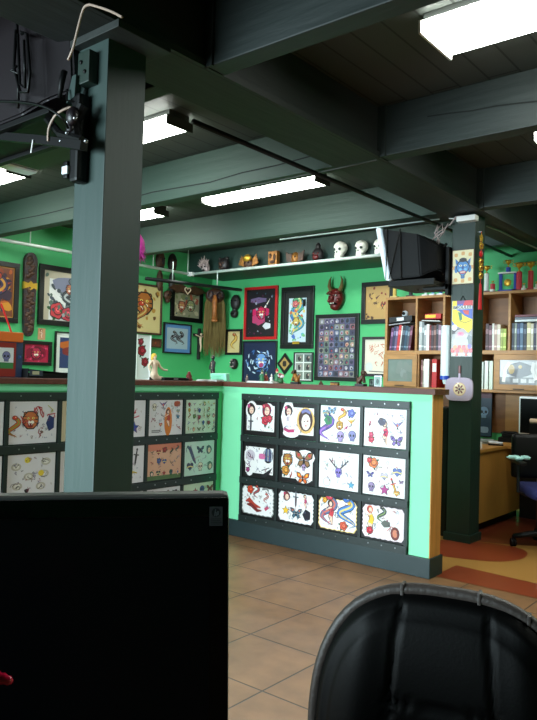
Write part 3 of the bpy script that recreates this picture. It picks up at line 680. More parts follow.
# ------------------------------------------------------------------ pictures on the walls
def wall_pos(pl, a, b):
    if pl == 'b':
        p, q = at(*a, y=YW), at(*b, y=YW); u0, u1 = p.x, q.x
    else:
        p, q = at(*a, x=XW), at(*b, x=XW); u0, u1 = p.y, q.y
    return (u0+u1)/2, abs(u1-u0), min(p.z, q.z), abs(p.z-q.z)
def wall_root(pl, name, lab, cat, u, z, group=None):
    return thing(name, lab, cat, (u, YW, z) if pl == 'b' else (XW, u, z), 0 if pl == 'b' else PI/2, group)
def picture(pl, a, b, lab, bw, fm, draw, bg, matc=None, mw=0, seed=1, name='picture_frame', inner=None):
    u, w, z, h = wall_pos(pl, a, b)
    t = wall_root(pl, name, lab, 'picture', u, z)
    f = MB(); d = .03
    f.box(-w/2, w/2, -d, -.001, 0, bw, .003); f.box(-w/2, w/2, -d, -.001, h-bw, h, .003)
    f.box(-w/2, -w/2+bw, -d+.0005, -.001, bw, h-bw, .003); f.box(w/2-bw, w/2, -d+.0005, -.001, bw, h-bw, .003)
    f.build('frame', fm, t)
    iw, ih = w-2*bw+.004, h-2*bw+.004
    if matc:
        b_ = MB().c(matc).box(-iw/2, iw/2, -.014, -.002, bw-.002, bw-.002+ih); b_.build('mat_board', M['vcol'], t)
        iw, ih = iw-2*mw, ih-2*mw; y = -.0142
    else: y = -.012
    A = Art(iw, ih, y); zz = (h-ih)/2
    o0 = A.poly
    A.rect(-iw/2, 0, iw/2, ih, bg)
    if inner:
        e = inner[1]; A.rect(-iw/2+e, e, iw/2-e, ih-e, inner[0])
    draw(A, iw, ih, random.Random(seed))
    for v in A.mb.bm.verts: v.co.z += zz
    A.build('artwork', t)
    return t
def clip(A, w, h):      # keep drawn shapes inside the picture
    for v in A.mb.bm.verts:
        v.co.x = max(-w/2, min(w/2, v.co.x)); v.co.z = max(0, min(h, v.co.z))
def speck(n, pal, r0, r1):
    def f(A, w, h, rr):
        for _ in range(n):
            r = rr.uniform(r0, r1); A.blob(rr.uniform(-w/2+r, w/2-r), rr.uniform(r, h-r), r, r*rr.uniform(.5, 1), rr.choice(pal), 8, jag=.25, rng=rr, rot=rr.uniform(0, 3))
        clip(A, w, h)
    return f
def d_orange(A, w, h, rr):
    speck(70, [(190, 90, 30), (150, 60, 30), (60, 40, 60), (210, 140, 40), (40, 50, 80)], .02, .06)(A, w, h, rr); A.dragon(0, h*.45, h*.4, (60, 50, 90), (210, 150, 60), rr, hd=(180, 60, 40)); clip(A, w, h)
def d_koi(A, w, h, rr):
    speck(70, [(60, 70, 78), (150, 156, 165), (100, 110, 116), (80, 90, 104)], .02, .05)(A, w*.8, h*.85, rr)
    A.blob(-.02, h*.74, w*.32, h*.16, (120, 124, 150), 14, jag=.12, rng=rr); A.dragon(.02, h*.5, h*.36, (70, 76, 84), (180, 186, 190), rr, turns=3, hd=(90, 100, 110))
    A.rose(-w*.25, h*.2, w*.14, (200, 60, 70)); A.rose(-w*.05, h*.14, w*.12, (190, 60, 80)); speck(30, [(60, 70, 78), (150, 160, 165), (90, 110, 100)], .012, .03)(A, w, h, rr); A.tiger(-.01, h*.66, w*.09, (180, 110, 80))
def d_redface(A, w, h, rr):
    A.blob(0, h*.5, w*.4, h*.4, (130, 16, 50), 16, jag=.06); A.tiger(0, h*.5, h*.34, (190, 40, 80)); speck(24, [(220, 60, 110), (110, 14, 40)], .008, .018)(A, w, h, rr)
def d_blueposter(A, w, h, rr):
    A.blob(0, h*.75, w*.5, h*.16, (190, 100, 40), 12, jag=.1); A.blob(0, h*.55, w*.4, h*.16, (130, 50, 50), 12, jag=.1); A.pinup(0, h*.35, h*.3, (80, 50, 60)); clip(A, w, h)
def d_tan(A, w, h, rr):
    speck(26, [(150, 96, 40), (190, 140, 60), (110, 70, 30)], .02, .05)(A, w, h, rr); A.tiger(.02, h*.62, w*.26, (170, 100, 40)); A.dragon(-.02, h*.35, h*.28, (170, 110, 50), (210, 180, 110), rr); clip(A, w, h)
def d_kabuki(A, w, h, rr): speck(40, [(120, 130, 90), (170, 80, 60), (90, 110, 100), (200, 190, 160)], .015, .04)(A, w, h, rr); A.tiger(w*.15, h*.5, h*.25, (150, 160, 120)); A.tiger(-w*.2, h*.45, h*.22, (190, 120, 90)); clip(A, w, h)
def d_knot(A, w, h, rr):
    for e in (-1, 1): A.dragon(e*w*.16, h*.5, h*.32, (66, 70, 80), (150, 156, 165), rr, turns=3, hd=(50, 54, 60))
    A.skull(0, h*.55, w*.1, (90, 96, 104)); A.blob(w*.22, h*.62, w*.07, h*.06, K, 8); A.blob(-w*.25, h*.6, w*.05, h*.06, K, 8)
def d_sdragon(A, w, h, rr): A.dragon(0, h*.5, h*.38, (190, 140, 50), (220, 190, 100), rr, n=30, sx=.45, hd=(170, 90, 40))
def d_oni(A, w, h, rr):
    A.blob(-w*.1, h*.8, w*.3, h*.06, (110, 90, 130), 12, jag=.2); A.blob(.0, h*.52, w*.32, h*.12, (196, 30, 90), 12, jag=.15); A.blob(-w*.08, h*.36, w*.24, h*.12, (190, 60, 110), 12, jag=.2); A.tiger(w*.02, h*.5, w*.2, (200, 30, 80))
    A.poly([(w*.12, h*.62), (w*.2, h*.62), (w*.36, h*.84)], (230, 220, 210)); A.blob(w*.25, h*.2, w*.14, h*.07, (220, 220, 230), 10, jag=.2); speck(30, [(90, 40, 70), (60, 90, 110), (150, 150, 170)], .008, .02)(A, w, h, rr)
def d_bluetiger(A, w, h, rr):
    for i in range(46):
        a = rr.uniform(0, 2*PI); q = rr.uniform(.15, .42); x, z = w*q*math.cos(a), h*.5+h*q*.85*math.sin(a)
        A.blob(x, z, .03, .008, rr.choice([(150, 180, 220), (60, 100, 160), (200, 220, 240)]), 8, rot=a+PI/2+rr.uniform(-.6, .6))
    A.tiger(w*.05, h*.52, w*.2, (110, 150, 210)); A.blob(w*.06, h*.42, w*.07, h*.06, (170, 60, 110), 8); clip(A, w, h)
def d_tallblue(A, w, h, rr):
    A.dragon(0, h*.48, h*.42, (70, 150, 180), (220, 190, 110), rr, n=36, turns=4, sx=.28, hd=(90, 170, 120)); speck(46, [(90, 170, 190), (230, 200, 110), (210, 110, 70), (110, 180, 120), (70, 110, 190)], .01, .026)(A, w*.8, h*.9, rr); A.rose(-w*.1, h*.78, w*.14, (214, 110, 110)); A.tiger(-w*.05, h*.42, w*.16, (210, 180, 90))
def d_mosaic(A, w, h, rr):
    nx, nz = 7, 10
    for i in range(nx):
        for j in range(nz):
            x, z = -w/2+(i+.5)*w/nx, (j+.5)*h/nz; c = rr.choice([(96, 84, 120), (80, 90, 120), (120, 110, 140), (70, 66, 90), (130, 130, 120), (104, 120, 110), (140, 100, 110)])
            A.rect(x-w/nx*.47, z-h/nz*.47, x+w/nx*.47, z+h/nz*.47, c); A.blob(x, z, w/nx*.32, h/nz*.36, rr.choice([(60, 56, 84), (170, 164, 180), (190, 150, 130), (50, 50, 60), (150, 150, 170)]), 8, jag=.2, rng=rr); A.blob(x+rr.uniform(-.01, .01), z-.005, w/nx*.14, h/nz*.18, rr.choice([(210, 200, 200), (40, 36, 56), (160, 60, 70)]), 6)
def d_birds(A, w, h, rr): A.bird(-w*.15, h*.6, w*.24, (110, 40, 50)); A.bird(w*.2, h*.42, w*.22, (70, 40, 50)); speck(18, [(90, 60, 40), (130, 40, 40), (200, 160, 90)], .012, .03)(A, w, h, rr)
def d_redink(A, w, h, rr):
    for _ in range(10): A.scribble(rr.uniform(-w*.25, w*.25), rr.uniform(h*.25, h*.85), .035, (206, 110, 80), rr)
    A.blob(-w*.3, h*.2, w*.16, h*.14, (210, 214, 210), 10); A.line([(-w*.3, h*.08), (w*.35, h*.06)], .008, (60, 60, 60))
def d_six(A, w, h, rr):
    for i in range(2):
        for j in range(3):
            x, z = -w*.24+i*w*.48, h*(.18+j*.32); A.rect(x-w*.21, z-h*.14, x+w*.21, z+h*.14, rr.choice([(120, 130, 120), (150, 150, 146), (96, 110, 110)])); A.blob(x, z-h*.02, w*.09, h*.1, (50, 46, 50), 8, jag=.2, rng=rr); A.blob(x+w*.06, z+h*.03, w*.04, h*.04, (190, 160, 150), 6)
BF = M['blackframe']
picture('l', (-26, 257), (16.5, 323.5), 'dark framed orange and blue artwork cut by the left edge', .05, BF, d_orange, (120, 60, 36), (196, 140, 60), .012)
picture('l', (39, 263.5), (98, 329.5), 'wide black frame with grey koi and red blossoms on white, beside the near post', .055, BF, d_koi, (226, 228, 228), (190, 180, 160), .006)
picture('l', (20.5, 340), (50, 366), 'small black frame with crimson demon face', .035, BF, d_redface, (176, 30, 66))
picture('l', (54.5, 331), (88, 374.5), 'thin dark frame with white mat and blue orange poster left of the near post', .014, BF, d_blueposter, (50, 66, 110), (226, 232, 230), .05)
picture('l', (123, 280.5), (160, 335.5), 'dark framed tan tiger painting just right of the near post', .022, M['maskbrown'], d_tan, (216, 198, 140))
picture('l', (170.5, 286.7), (201, 323.5), 'tilted black frame with two masks drawn on grey, under carved wings', .055, M['black'], d_kabuki, (150, 150, 126))
picture('l', (163, 322), (189.7, 354.5), 'black frame with blue mat and grey knotwork design', .016, BF, d_knot, (168, 190, 206), (90, 140, 200), .045)
picture('l', (149.8, 338.3), (160, 347.8), 'tiny brown picture left of the blue matted frame', .014, M['maskbrown'], lambda A, w, h, r: A.rose(0, h*.5, h*.3, (150, 70, 40)), (110, 64, 40))
picture('l', (136, 334.5), (148.5, 380), 'white sheet with dark red flowers right of the near post', .004, M['white'], lambda A, w, h, r: (A.rose(-.02, h*.65, w*.3, (150, 20, 40)), A.rose(.03, h*.4, w*.26, (140, 20, 40)), A.rose(-.04, h*.85, w*.2, (150, 30, 50))), (226, 232, 236))
picture('b', (227, 329.5), (242.3, 355), 'small black frame with golden dragon between the straw mask and blue tiger', .03, BF, d_sdragon, (206, 186, 130))
picture('b', (246, 288), (277.6, 339.5), 'glossy red frame with horned pink demon on black', .035, M['red'], d_oni, (26, 20, 30), (24, 16, 18), .028, inner=None)
picture('b', (244.2, 341.3), (276.8, 383), 'large dark blue tiger picture under the red frame', .014, BF, d_bluetiger, (24, 34, 66))
tf = picture('b', (283, 288), (313.7, 348.7), 'tall black frame with narrow blue and gold figure print', .05, BF, d_tallblue, (196, 214, 226), (20, 24, 24), .03)
picture('b', (317, 315), (358.7, 381.7), 'biggest black frame filled with a mosaic of small purple portraits', .045, BF, d_mosaic, (60, 56, 70), (160, 150, 160), .006)
picture('b', (363, 283), (394, 323.5), 'black frame with dark birds on tan, partly behind the bookcase', .05, BF, d_birds, (190, 150, 90))
picture('b', (363.5, 337), (391, 377), 'frame with faint red ink drawing on white, beside the bookcase', .03, M['maskdark'], d_redink, (226, 216, 200))
picture('b', (295, 352.3), (313.3, 381.8), 'slim black frame holding six small photographs', .014, BF, d_six, (226, 230, 226))
# brass plate on tall frame
MB().box(-.05, .05, -.033, -.030, .055, .085).build('brass_plate', M['gold'], tf)
MB().box(.09, .125, -.033, -.0305, .5, .58).build('corner_card', M['tvfar'], tf)
# diamond plaque
c = at(285.5, 363.8, y=YW)
t = thing('diamond_plaque', 'small diamond shaped plaque with gold center', 'plaque', (c.x, YW, c.z-.13))
MB().prism([(0, 0), (.115, .13), (0, .26), (-.115, .13)], -.02, -.001).build('frame', BF, t)
A = Art(.2, .2, -.0205); A.poly([(0, .05), (.075, .13), (0, .21), (-.075, .13)], (176, 140, 80)); A.blob(0, .13, .03, .035, (50, 36, 30), 8, jag=.2); A.build('artwork', t)

# ------------------------------------------------------------------ wall carvings and masks
def half(b, c, r, **k): return b.ell(c, r, **k)
def root_at(pl, px, name, lab, cat, group=None):
    p = at(*px, y=YW) if pl == 'b' else at(*px, x=XW)
    return thing(name, lab, cat, tuple(p), 0 if pl == 'b' else PI/2, group)
# long carved board with gold band (z measured from its foot)
u, w, z, h = wall_pos('l', (22.5, 251.5), (34, 337))
t = wall_root('l', 'carved_board', 'tall narrow dark carved wooden board with gold band', 'carving', u, z)
w = .145
pts = [(w/2*math.cos(a), h-.09+.09*math.sin(a)) for a in [PI*i/10 for i in range(11)]] + [(-w*.47, h*.5)] + [(w*.4*math.cos(a), .09+.09*math.sin(a)) for a in [PI+PI*i/10 for i in range(11)]] + [(w*.47, h*.5)]
MB().prism(pts, -.035, -.001).build('board', M['carved'], t)
r2 = random.Random(5)
for lo, hi in ((0, .58), (.70, 1)):
    rv = MB()
    for i in range(40):
        zz = .06+(h-.12)*i/39
        if not lo < zz/h < hi: continue
        rv.ell((r2.uniform(-.03, .03), -.036, zz), (r2.uniform(.02, .036), .008, .018), 8, 5)
    rv.build('carved_relief', M['maskbrown'], t, smooth=True)
gp = [(-w*.51, h*.56), (-w*.25, h*.58), (0, h*.55), (w*.25, h*.58), (w*.51, h*.56), (w*.51, h*.645), (w*.2, h*.63), (0, h*.66), (-w*.2, h*.63), (-w*.51, h*.645)]
MB().prism(gp, -.042, 0-.001).build('gold_band', M['gold'], t)
# postcard
u, w, z, h = wall_pos('l', (38, 328), (45, 340))
t = wall_root('l', 'postcard', 'tiny postcard of a figure pinned below the koi frame', 'card', u, z)
A = Art(w, h, -.001); A.rect(-w/2, 0, w/2, h, (200, 150, 110)); A.pinup(0, h*.5, h*.42, (220, 190, 170), (80, 40, 30)); A.build('artwork', t)

def eyes(b, r, z, dx, y, s): 
    for e in (-1, 1): b.ell((e*dx, y, z), (s, s*.5, s*.7), 8, 5)
# long dark masks at left corner
for i, (px, lab, m_) in enumerate((((159, 270), 'long brown tiki mask hung behind the white rail', 'maskbrown'), ((171, 272), 'long black tiki mask nearer the corner behind the white rail', 'maskdark'))):
    t = root_at('l', px, 'hanging_mask', lab, 'mask')
    MB().ell((0, -.02, .11), (.07, .045, .12), 10, 8).ell((0, -.02, -.13), (.045, .035, .13), 10, 8).build('face', M[m_], t, smooth=True)
    b = MB().ell((0, -.07, .1), (.014, .02, .04), 8, 5); eyes(b, 0, .14, .03, -.06, .014); b.ell((0, -.055, .03), (.035, .012, .012), 8, 5); b.build('features', M['maskdark' if i == 0 else 'maskbrown'], t, smooth=True)
# winged carving
t = root_at('l', (185, 291), 'winged_carving', 'brown carved wings with pale heart above the tilted black frame', 'carving')
b = MB()
for e in (-1, 1): b.prism([(0, .03), (e*.1, .07), (e*.24, .05), (e*.33, 0), (e*.24, -.01), (e*.18, -.045), (e*.1, -.02), (0, -.05)], -.06, -.034)
b.build('wings', M['maskbrown'], t)
b = MB(); pts = [(.05*math.sin(a)**3, .045*(13*math.cos(a)-5*math.cos(2*a)-2*math.cos(3*a)-math.cos(4*a))/16) for a in [2*PI*i/20 for i in range(20)]]
b.tube([(p[0]-.02, -.07, p[1]) for p in pts+pts[:1]], .007, 6); b.build('heart_ring', M['cream'], t)
MB().box(-.02, .02, -.033, -.001, -.02, .02).build('peg', M['maskdark'], t)
t = root_at('l', (166, 297), 'hanging_mask', 'small round brown skull mask left of the tilted black frame', 'mask')
MB().ell((0, -.03, .02), (.06, .04, .06), 10, 7).ell((0, -.03, -.045), (.035, .03, .03), 8, 5).build('face', M['maskbrown'], t, smooth=True)
b = MB(); eyes(b, 0, .02, .024, -.066, .014); b.build('eye_sockets', M['black'], t, smooth=True)
# crucifix
t = root_at('l', (197.5, 359.5), 'hanging_crucifix', 'dark wooden crucifix with pale figure beside the straw mask', 'crucifix')
h = .40
MB().box(-.018, .018, -.03, -.001, 0, h, .003).box(-.1, .1, -.0295, -.0015, h*.74, h*.74+.034, .003).build('cross', M['maskdark'], t)
b = MB(); b.tube([(0, -.045, .1), (.008, -.05, .17), (0, -.045, .22), (0, -.045, .29)], [.008, .013, .014, .019], 8)
for e in (-1, 1): b.tube([(0, -.045, .285), (e*.04, -.042, .3), (e*.085, -.038, .315)], [.011, .008, .006], 6)
b.ell((.004, -.05, .322), (.014, .015, .018), 8, 6); b.build('figure', M['cream'], t, smooth=True)
# straw-haired tall mask, in the corner of the room
t = root_at('b', (217, 298), 'hanging_straw_mask', 'large mask with long straw hair and orange carved trunk in the corner', 'mask')
t.location.x = XW+.185; t.location.y = YW-.13; t.rotation_euler.z = R(42)
b = MB(); r2 = random.Random(9)
for i in range(170):
    x = r2.uniform(-.13, .13); y = -.03-r2.uniform(0, .05); L = .66+.09*math.cos(x*9)+r2.uniform(-.1, .05)
    b.tube([(x*.55, y, .06), (x*.95, y-.02, -.1), (x*1.02+r2.uniform(-.012, .012), y, -L*.6), (x*1.05+r2.uniform(-.02, .02), y+.02, -L)], [.006, .008, .007, .002], 4)
b.build('straw_hair', M['straw'], t)
b = MB().ell((0, -.08, .0), (.125, .06, .1), 14, 9); b.build('head', M['maskbrown'], t, smooth=True)
b = MB()
for e in (-1, 1):
    b.tube([(e*.02, -.15, .0), (e*.05, -.155, .05), (e*.09, -.14, .04), (e*.095, -.14, -.02), (e*.055, -.155, -.04), (e*.03, -.155, -.01)], .013, 6)
b.build('brow_ridges', M['carved'], t, smooth=True)
b = MB().tube([(0, -.15, .0), (0, -.16, -.09), (0, -.155, -.2), (.004, -.15, -.3)], [.022, .034, .028, .04], 10); b.ell((.004, -.16, -.32), (.045, .025, .025), 10, 6); b.build('trunk', M['orangewood'], t, smooth=True)
# black mask and small black skull mask
t = root_at('b', (237, 305), 'hanging_mask', 'black mask shaped like a footprint left of the red frame', 'mask')
MB().ell((0, -.03, .03), (.078, .045, .1), 12, 8).ell((-.015, -.03, -.115), (.06, .04, .055), 10, 7).ell((-.01, -.03, -.06), (.035, .03, .04), 8, 6).build('face', M['maskdark'], t, smooth=True)
b = MB(); eyes(b, 0, .05, .03, -.075, .016); b.ell((-.012, -.072, -.115), (.03, .01, .012), 8, 5); b.build('features', M['black'], t, smooth=True)
t = root_at('b', (235.5, 364), 'hanging_mask', 'small black ornate mask under the golden dragon frame', 'mask')
MB().ell((0, -.03, 0), (.058, .045, .07), 12, 8).build('face', M['maskdark'], t, smooth=True)
b = MB(); eyes(b, 0, .015, .024, -.075, .013); b.tube([(-.03, -.072, -.03), (0, -.08, -.042), (.03, -.072, -.03)], .008, 6); b.ell((0, -.078, .05), (.02, .01, .014), 8, 5); b.build('features', M['coral'], t, smooth=True)
# devil mask
t = root_at('b', (338.5, 297), 'devil_mask', 'dark red horned devil mask above the mosaic frame', 'mask')
t.location.z -= .02
b = MB().ell((0, -.05, .0), (.1, .07, .115), 16, 10); b.ell((0, -.06, -.09), (.065, .055, .05), 10, 7); b.ell((0, -.125, -.005), (.022, .035, .035), 8, 6)
for e in (-1, 1): b.ell((e*.055, -.1, -.03), (.028, .028, .026), 8, 6); b.tube([(e*.015, -.115, .045), (e*.05, -.12, .065), (e*.085, -.1, .05)], .014, 6)
b.build('face', M['maskred'], t, smooth=True)
b = MB()
for e in (-1, 1): b.tube([(e*.055, -.06, .08), (e*.085, -.065, .14), (e*.085, -.06, .2), (e*.062, -.06, .25)], [.026, .022, .014, .003], 8)
b.build('horn', M['straw'], t, smooth=True)
b = MB(); eyes(b, 0, .025, .042, -.115, .017); b.tube([(-.045, -.108, -.07), (0, -.125, -.06), (.045, -.108, -.07)], .011, 6); b.build('eyes_and_mouth', M['black'], t, smooth=True)
b = MB(); eyes(b, 0, .025, .042, -.124, .006)
for x in (-.02, 0, .02): b.ell((x, -.132, -.064), (.006, .004, .008), 6, 4)
b.build('teeth', M['bone'], t, smooth=True)

# masks standing on the shelf
def shelf_root(px, name, lab, z=RZ+.005):
    p = at(px, 262, y=6.06); return thing(name, lab, 'mask', (p.x, 6.075, z))
r2 = random.Random(4)
t = shelf_root(205, 'spiky_mask', 'pale spiky mask, leftmost on the display shelf')
b = MB().ell((0, 0, .07), (.06, .045, .07), 10, 7)
for i in range(18):
    a = PI*(.02+.96*i/17); b.tube([(.05*math.cos(a), -.03, .07+.05*math.sin(a)), (.1*math.cos(a)+r2.uniform(-.02, .02), -.05, .08+r2.uniform(.08, .12)*math.sin(a)+.02)], [.013, .002], 5)
b.build('face', M['coral'], t, smooth=True); b = MB(); eyes(b, 0, .08, .025, -.045, .014); b.ell((0, -.045, .035), (.03, .01, .014), 8, 5); b.build('features', M['maskdark'], t)
t = shelf_root(223, 'round_mask', 'dark round mask with small knobs, second on the display shelf')
b = MB().ell((0, 0, .085), (.078, .05, .085), 12, 8)
for e in (-1, 1): b.ell((e*.06, -.01, .155), (.022, .02, .025), 8, 6)
b.build('face', M['maskdark'], t, smooth=True); b = MB(); eyes(b, 0, .1, .03, -.047, .016); b.ell((0, -.055, .075), (.016, .015, .02), 8, 5); b.tube([(-.035, -.045, .045), (0, -.05, .035), (.035, -.045, .045)], .008, 6); b.build('features', M['maskbrown'], t, smooth=True)
t = shelf_root(248, 'feathered_mask', 'brown mask with gold crest and spread feathers on the display shelf')
MB().ell((0, 0, .065), (.07, .045, .065), 12, 8).build('face', M['maskbrown'], t, smooth=True)
b = MB().ell((0, -.03, .125), (.06, .03, .045), 12, 7); b.build('gold_crest', M['gold'], t, smooth=True)
for e in (-1, 1):
    b = MB()
    for k in range(4): b.prism([(e*.04, .03+k*.012), (e*(.15-.012*k), .06+k*.028), (e*(.145-.01*k), .085+k*.028), (e*.04, .06+k*.012)], -.012+k*.002, -.004+k*.002)
    b.build('side_feathers', M['brass'], t)
for e in (-1, 1): MB().ell((e*.028, -.045, .07), (.014, .007, .01), 8, 5).build('eye_socket', M['black'], t)
t = shelf_root(273, 'carved_block', 'upright rectangular brass coloured carving on the display shelf')
b = MB().box(-.062, .062, -.03, .03, 0, .175, .008); b.build('block', M['brass'], t)
b = MB().ell((-.03, -.033, .12), (.02, .012, .03), 8, 6).ell((.032, -.033, .1), (.018, .012, .04), 8, 6).ell((0, -.033, .05), (.04, .012, .02), 8, 6); b.build('relief', M['maskbrown'], t, smooth=True)
t = shelf_root(294.5, 'winged_mask', 'bronze winged face carving in the middle of the display shelf')
MB().ell((0, 0, .07), (.052, .04, .07), 12, 8).build('face', M['brass'], t, smooth=True)
b = MB()
for e in (-1, 1): b.prism([(e*.04, .03), (e*.11, .04), (e*.125, .15), (e*.08, .12), (e*.045, .13)], -.015, 0)
b.build('wings', M['maskbrown'], t); b = MB(); eyes(b, 0, .08, .02, -.038, .012); b.build('eye_sockets', M['black'], t)
t = shelf_root(317, 'pointed_mask', 'dark red black pointed mask left of the white skulls')
b = MB().ell((0, 0, .08), (.07, .05, .08), 12, 8).ell((0, 0, .165), (.03, .03, .05), 8, 6); b.build('face', M['maskdark'], t, smooth=True)
b = MB().ell((0, -.045, .05), (.04, .02, .03), 8, 6); eyes(b, 0, .09, .028, -.046, .014); b.build('features', M['maskred'], t, smooth=True)
def skull(px, lab, sc):
    t = thing('skull_head', lab, 'skull', (at(px, 262, y=6.06).x, 6.075, RZ+.005), group=None)
    b = MB().ell((0, 0, .125*sc), (.072*sc, .08*sc, .072*sc), 14, 9); b.ell((0, -.02*sc, .06*sc), (.05*sc, .055*sc, .035*sc), 12, 7); b.box(-.036*sc, .036*sc, -.062*sc, .02*sc, 0, .05*sc, .012*sc)
    b.build('cranium', M['bone'], t, smooth=True)
    b = MB()
    for e in (-1, 1): b.ell((e*.03*sc, -.066*sc, .105*sc), (.017*sc, .015*sc, .015*sc), 8, 6)
    b.ell((0, -.072*sc, .075*sc), (.008*sc, .008*sc, .012*sc), 6, 5); b.build('sockets', M['postgreen'], t, smooth=True)
    b = MB()
    for k in range(6): b.box((-.03+k*.011)*sc, (-.021+k*.011)*sc, -.068*sc, -.06*sc, .022*sc, .045*sc)
    b.build('teeth', M['bone'], t)
skull(339.5, 'white skull on the display shelf right of the dark pointed mask', 1.0)
skull(360.5, 'second white skull on the display shelf nearer the television', .93)
skull(379, 'white skull half hidden behind the silver front of the television', .9)
# magenta ornament hanging behind the near post
p = at(139.5, 236, y=3.3)
t = thing('hanging_ornament', 'magenta feathered ornament hanging beside the near post', 'ornament', (p.x, 3.3, p.z-.15))
b = MB().lathe([(.004, -.03), (.03, .0), (.045, .06), (.035, .12), (.008, .16)], n=12)
for i in range(40):
    a = r2.uniform(0, 2*PI); z = r2.uniform(-.02, .13); b.tube([(.03*math.cos(a), .03*math.sin(a), z), (.055*math.cos(a), .055*math.sin(a), z-.03)], [.004, .001], 4)
b.build('feathers', M['magenta'], t, smooth=True); MB().tube([(0, 0, .15), (0, 0, GZ-p.z+.15)], .0015, 5).build('thread', M['darkmetal'], t)

# ------------------------------------------------------------------ things on the counter
CZ = ZT+.0345
def ct(px, y, name, lab, cat, py=378, rz=0, x=None):
    p = at(px, py, y=y) if x is None else at(px, py, x=x)
    return thing(name, lab, cat, (p.x, p.y, CZ), rz)
SX = XL-.13
# orange cased book / lantern at left edge
p = at(8, 375, x=SX)
t = thing('orange_shrine_box', 'orange topped red and blue decorated box at the left edge', 'box', (SX, p.y, CZ), PI/2)
MB().c((46, 60, 96)).box(-.09, .075, -.025, .03, .0, .25, .004).build('backing', M['vcol'], t)
MB().c((232, 112, 26)).box(-.1, .07, -.035, .035, .205, .262, .006).build('orange_top', M['vcol'], t)
A = Art(.12, .2, -.0265); A.rect(-.09, .004, .03, .2, (150, 30, 26)); A.rect(-.08, .05, .015, .17, (226, 230, 232)); A.rect(-.08, .05, .015, .085, (60, 130, 70)); A.skull(-.03, .12, .03, (120, 120, 170)); A.rose(.055, .12, .016, (40, 70, 130)); A.build('artwork', t)
MB().tube([(.0, -.02, .26), (-.03, -.02, .33), (-.07, -.02, .42)], .005, 6).build('red_cord', M['red'], t)
# ring binder
p = at(22, 378, x=XL-.06)
t = thing('ring_binder', 'dark grey ring binder lying on the side partition left of the near post', 'binder', (XL-.10, p.y+.03, CZ), PI/2)
MB().box(0, .006, -.05, .2, 0, .055, .002).box(0, .32, -.05, .2, 0, .004).box(0, .32, -.05, .2, .048, .052, .0015, rot=Matrix.Rotation(.07, 3, 'Y'), piv=(0, 0, .05)).build('cover', M['tvfar'], t)
MB().box(.01, .3, -.045, .19, .005, .03).build('pages', M['black'], t)
A = Art(.1, .05, -.0503); A.rect(.01, .012, .1, .045, (54, 58, 76)); A.rect(.03, .02, .075, .04, (190, 184, 150)); A.build('spine_label', t)
# yellow haired figurine
p = at(154, 378, x=XL-.12)
t = thing('doll_figurine', 'cream pinup doll figurine with yellow hair and one arm stretched out', 'figurine', (XL-.12, p.y, CZ), PI/2)
t.scale = (.92,)*3
def skin(name, verts, edges, radii, m, parent, sub=1):
    me = bpy.data.meshes.new(name); me.from_pydata(verts, edges, []); o = bpy.data.objects.new(name, me); C.objects.link(o)
    me.materials.append(m); o.parent = parent
    sk = o.modifiers.new('skin', 'SKIN'); 
    for v, r in zip(me.skin_vertices[0].data, radii): v.radius = (r, r) if not isinstance(r, tuple) else r
    me.skin_vertices[0].data[0].use_root = True
    s = o.modifiers.new('sub', 'SUBSURF'); s.levels = s.render_levels = sub; sk.use_smooth_shade = True
    return o
V = [(0, 0, .03), (0, 0, .06), (.005, 0, .09), (.0, 0, .12), (0, 0, .145), (0, 0, .158), (-.035, 0, .135), (-.055, .0, .105), (-.045, -.01, .07), (.035, 0, .135), (.05, -.01, .1), (.085, -.015, .08), (.12, -.02, .078), (-.022, 0, .015), (.03, -.01, .018), (.07, -.03, .014)]
Ed = [(0, 1), (1, 2), (2, 3), (3, 4), (4, 5), (4, 6), (6, 7), (7, 8), (4, 9), (9, 10), (10, 11), (11, 12), (0, 13), (0, 14), (14, 15)]
skin('body', V, Ed, [.03, .026, .021, .029, .018, .01, .013, .01, .008, .013, .01, .008, .007, .02, .018, .012], M['cream'], t, 2)
MB().ell((0, 0, .178), (.017, .018, .022), 12, 8).build('head', M['cream'], t, smooth=True)
MB().ell((-.003, .005, .186), (.021, .021, .02), 12, 8).ell((-.016, .008, .168), (.01, .012, .018), 8, 6).build('hair', M['hair'], t, smooth=True)
b = MB()
for e in (-1, 1): b.ell((e*.007, -.0165, .18), (.002, .002, .002), 6, 4)
b.ell((0, -.0165, .168), (.004, .002, .0015), 6, 4); b.build('face_features', M['maskred'], t)
# dark flat things lying on the side counter
p = at(172, 378, x=XL-.1)
t = thing('flat_case', 'flat black case lying on the counter behind the doll figurine', 'case', (XL-.13, p.y, CZ), PI/2)
MB().box(-.11, .13, -.07, .09, 0, .022, .004).build('case_body', M['black'], t); MB().box(-.02, .02, -.074, -.07, .006, .016).build('latch', M['steel'], t)
p = at(203, 378, y=YH+.1)
t = thing('small_statuette', 'tiny dark red seated statuette on the counter', 'statuette', (XL-.22, 3.72, CZ))
MB().lathe([(.03, 0), (.032, .012), (.02, .02), (.024, .035), (.014, .05), (.013, .06), (.004, .07)], n=12).build('body', M['maskred'], t, smooth=True)
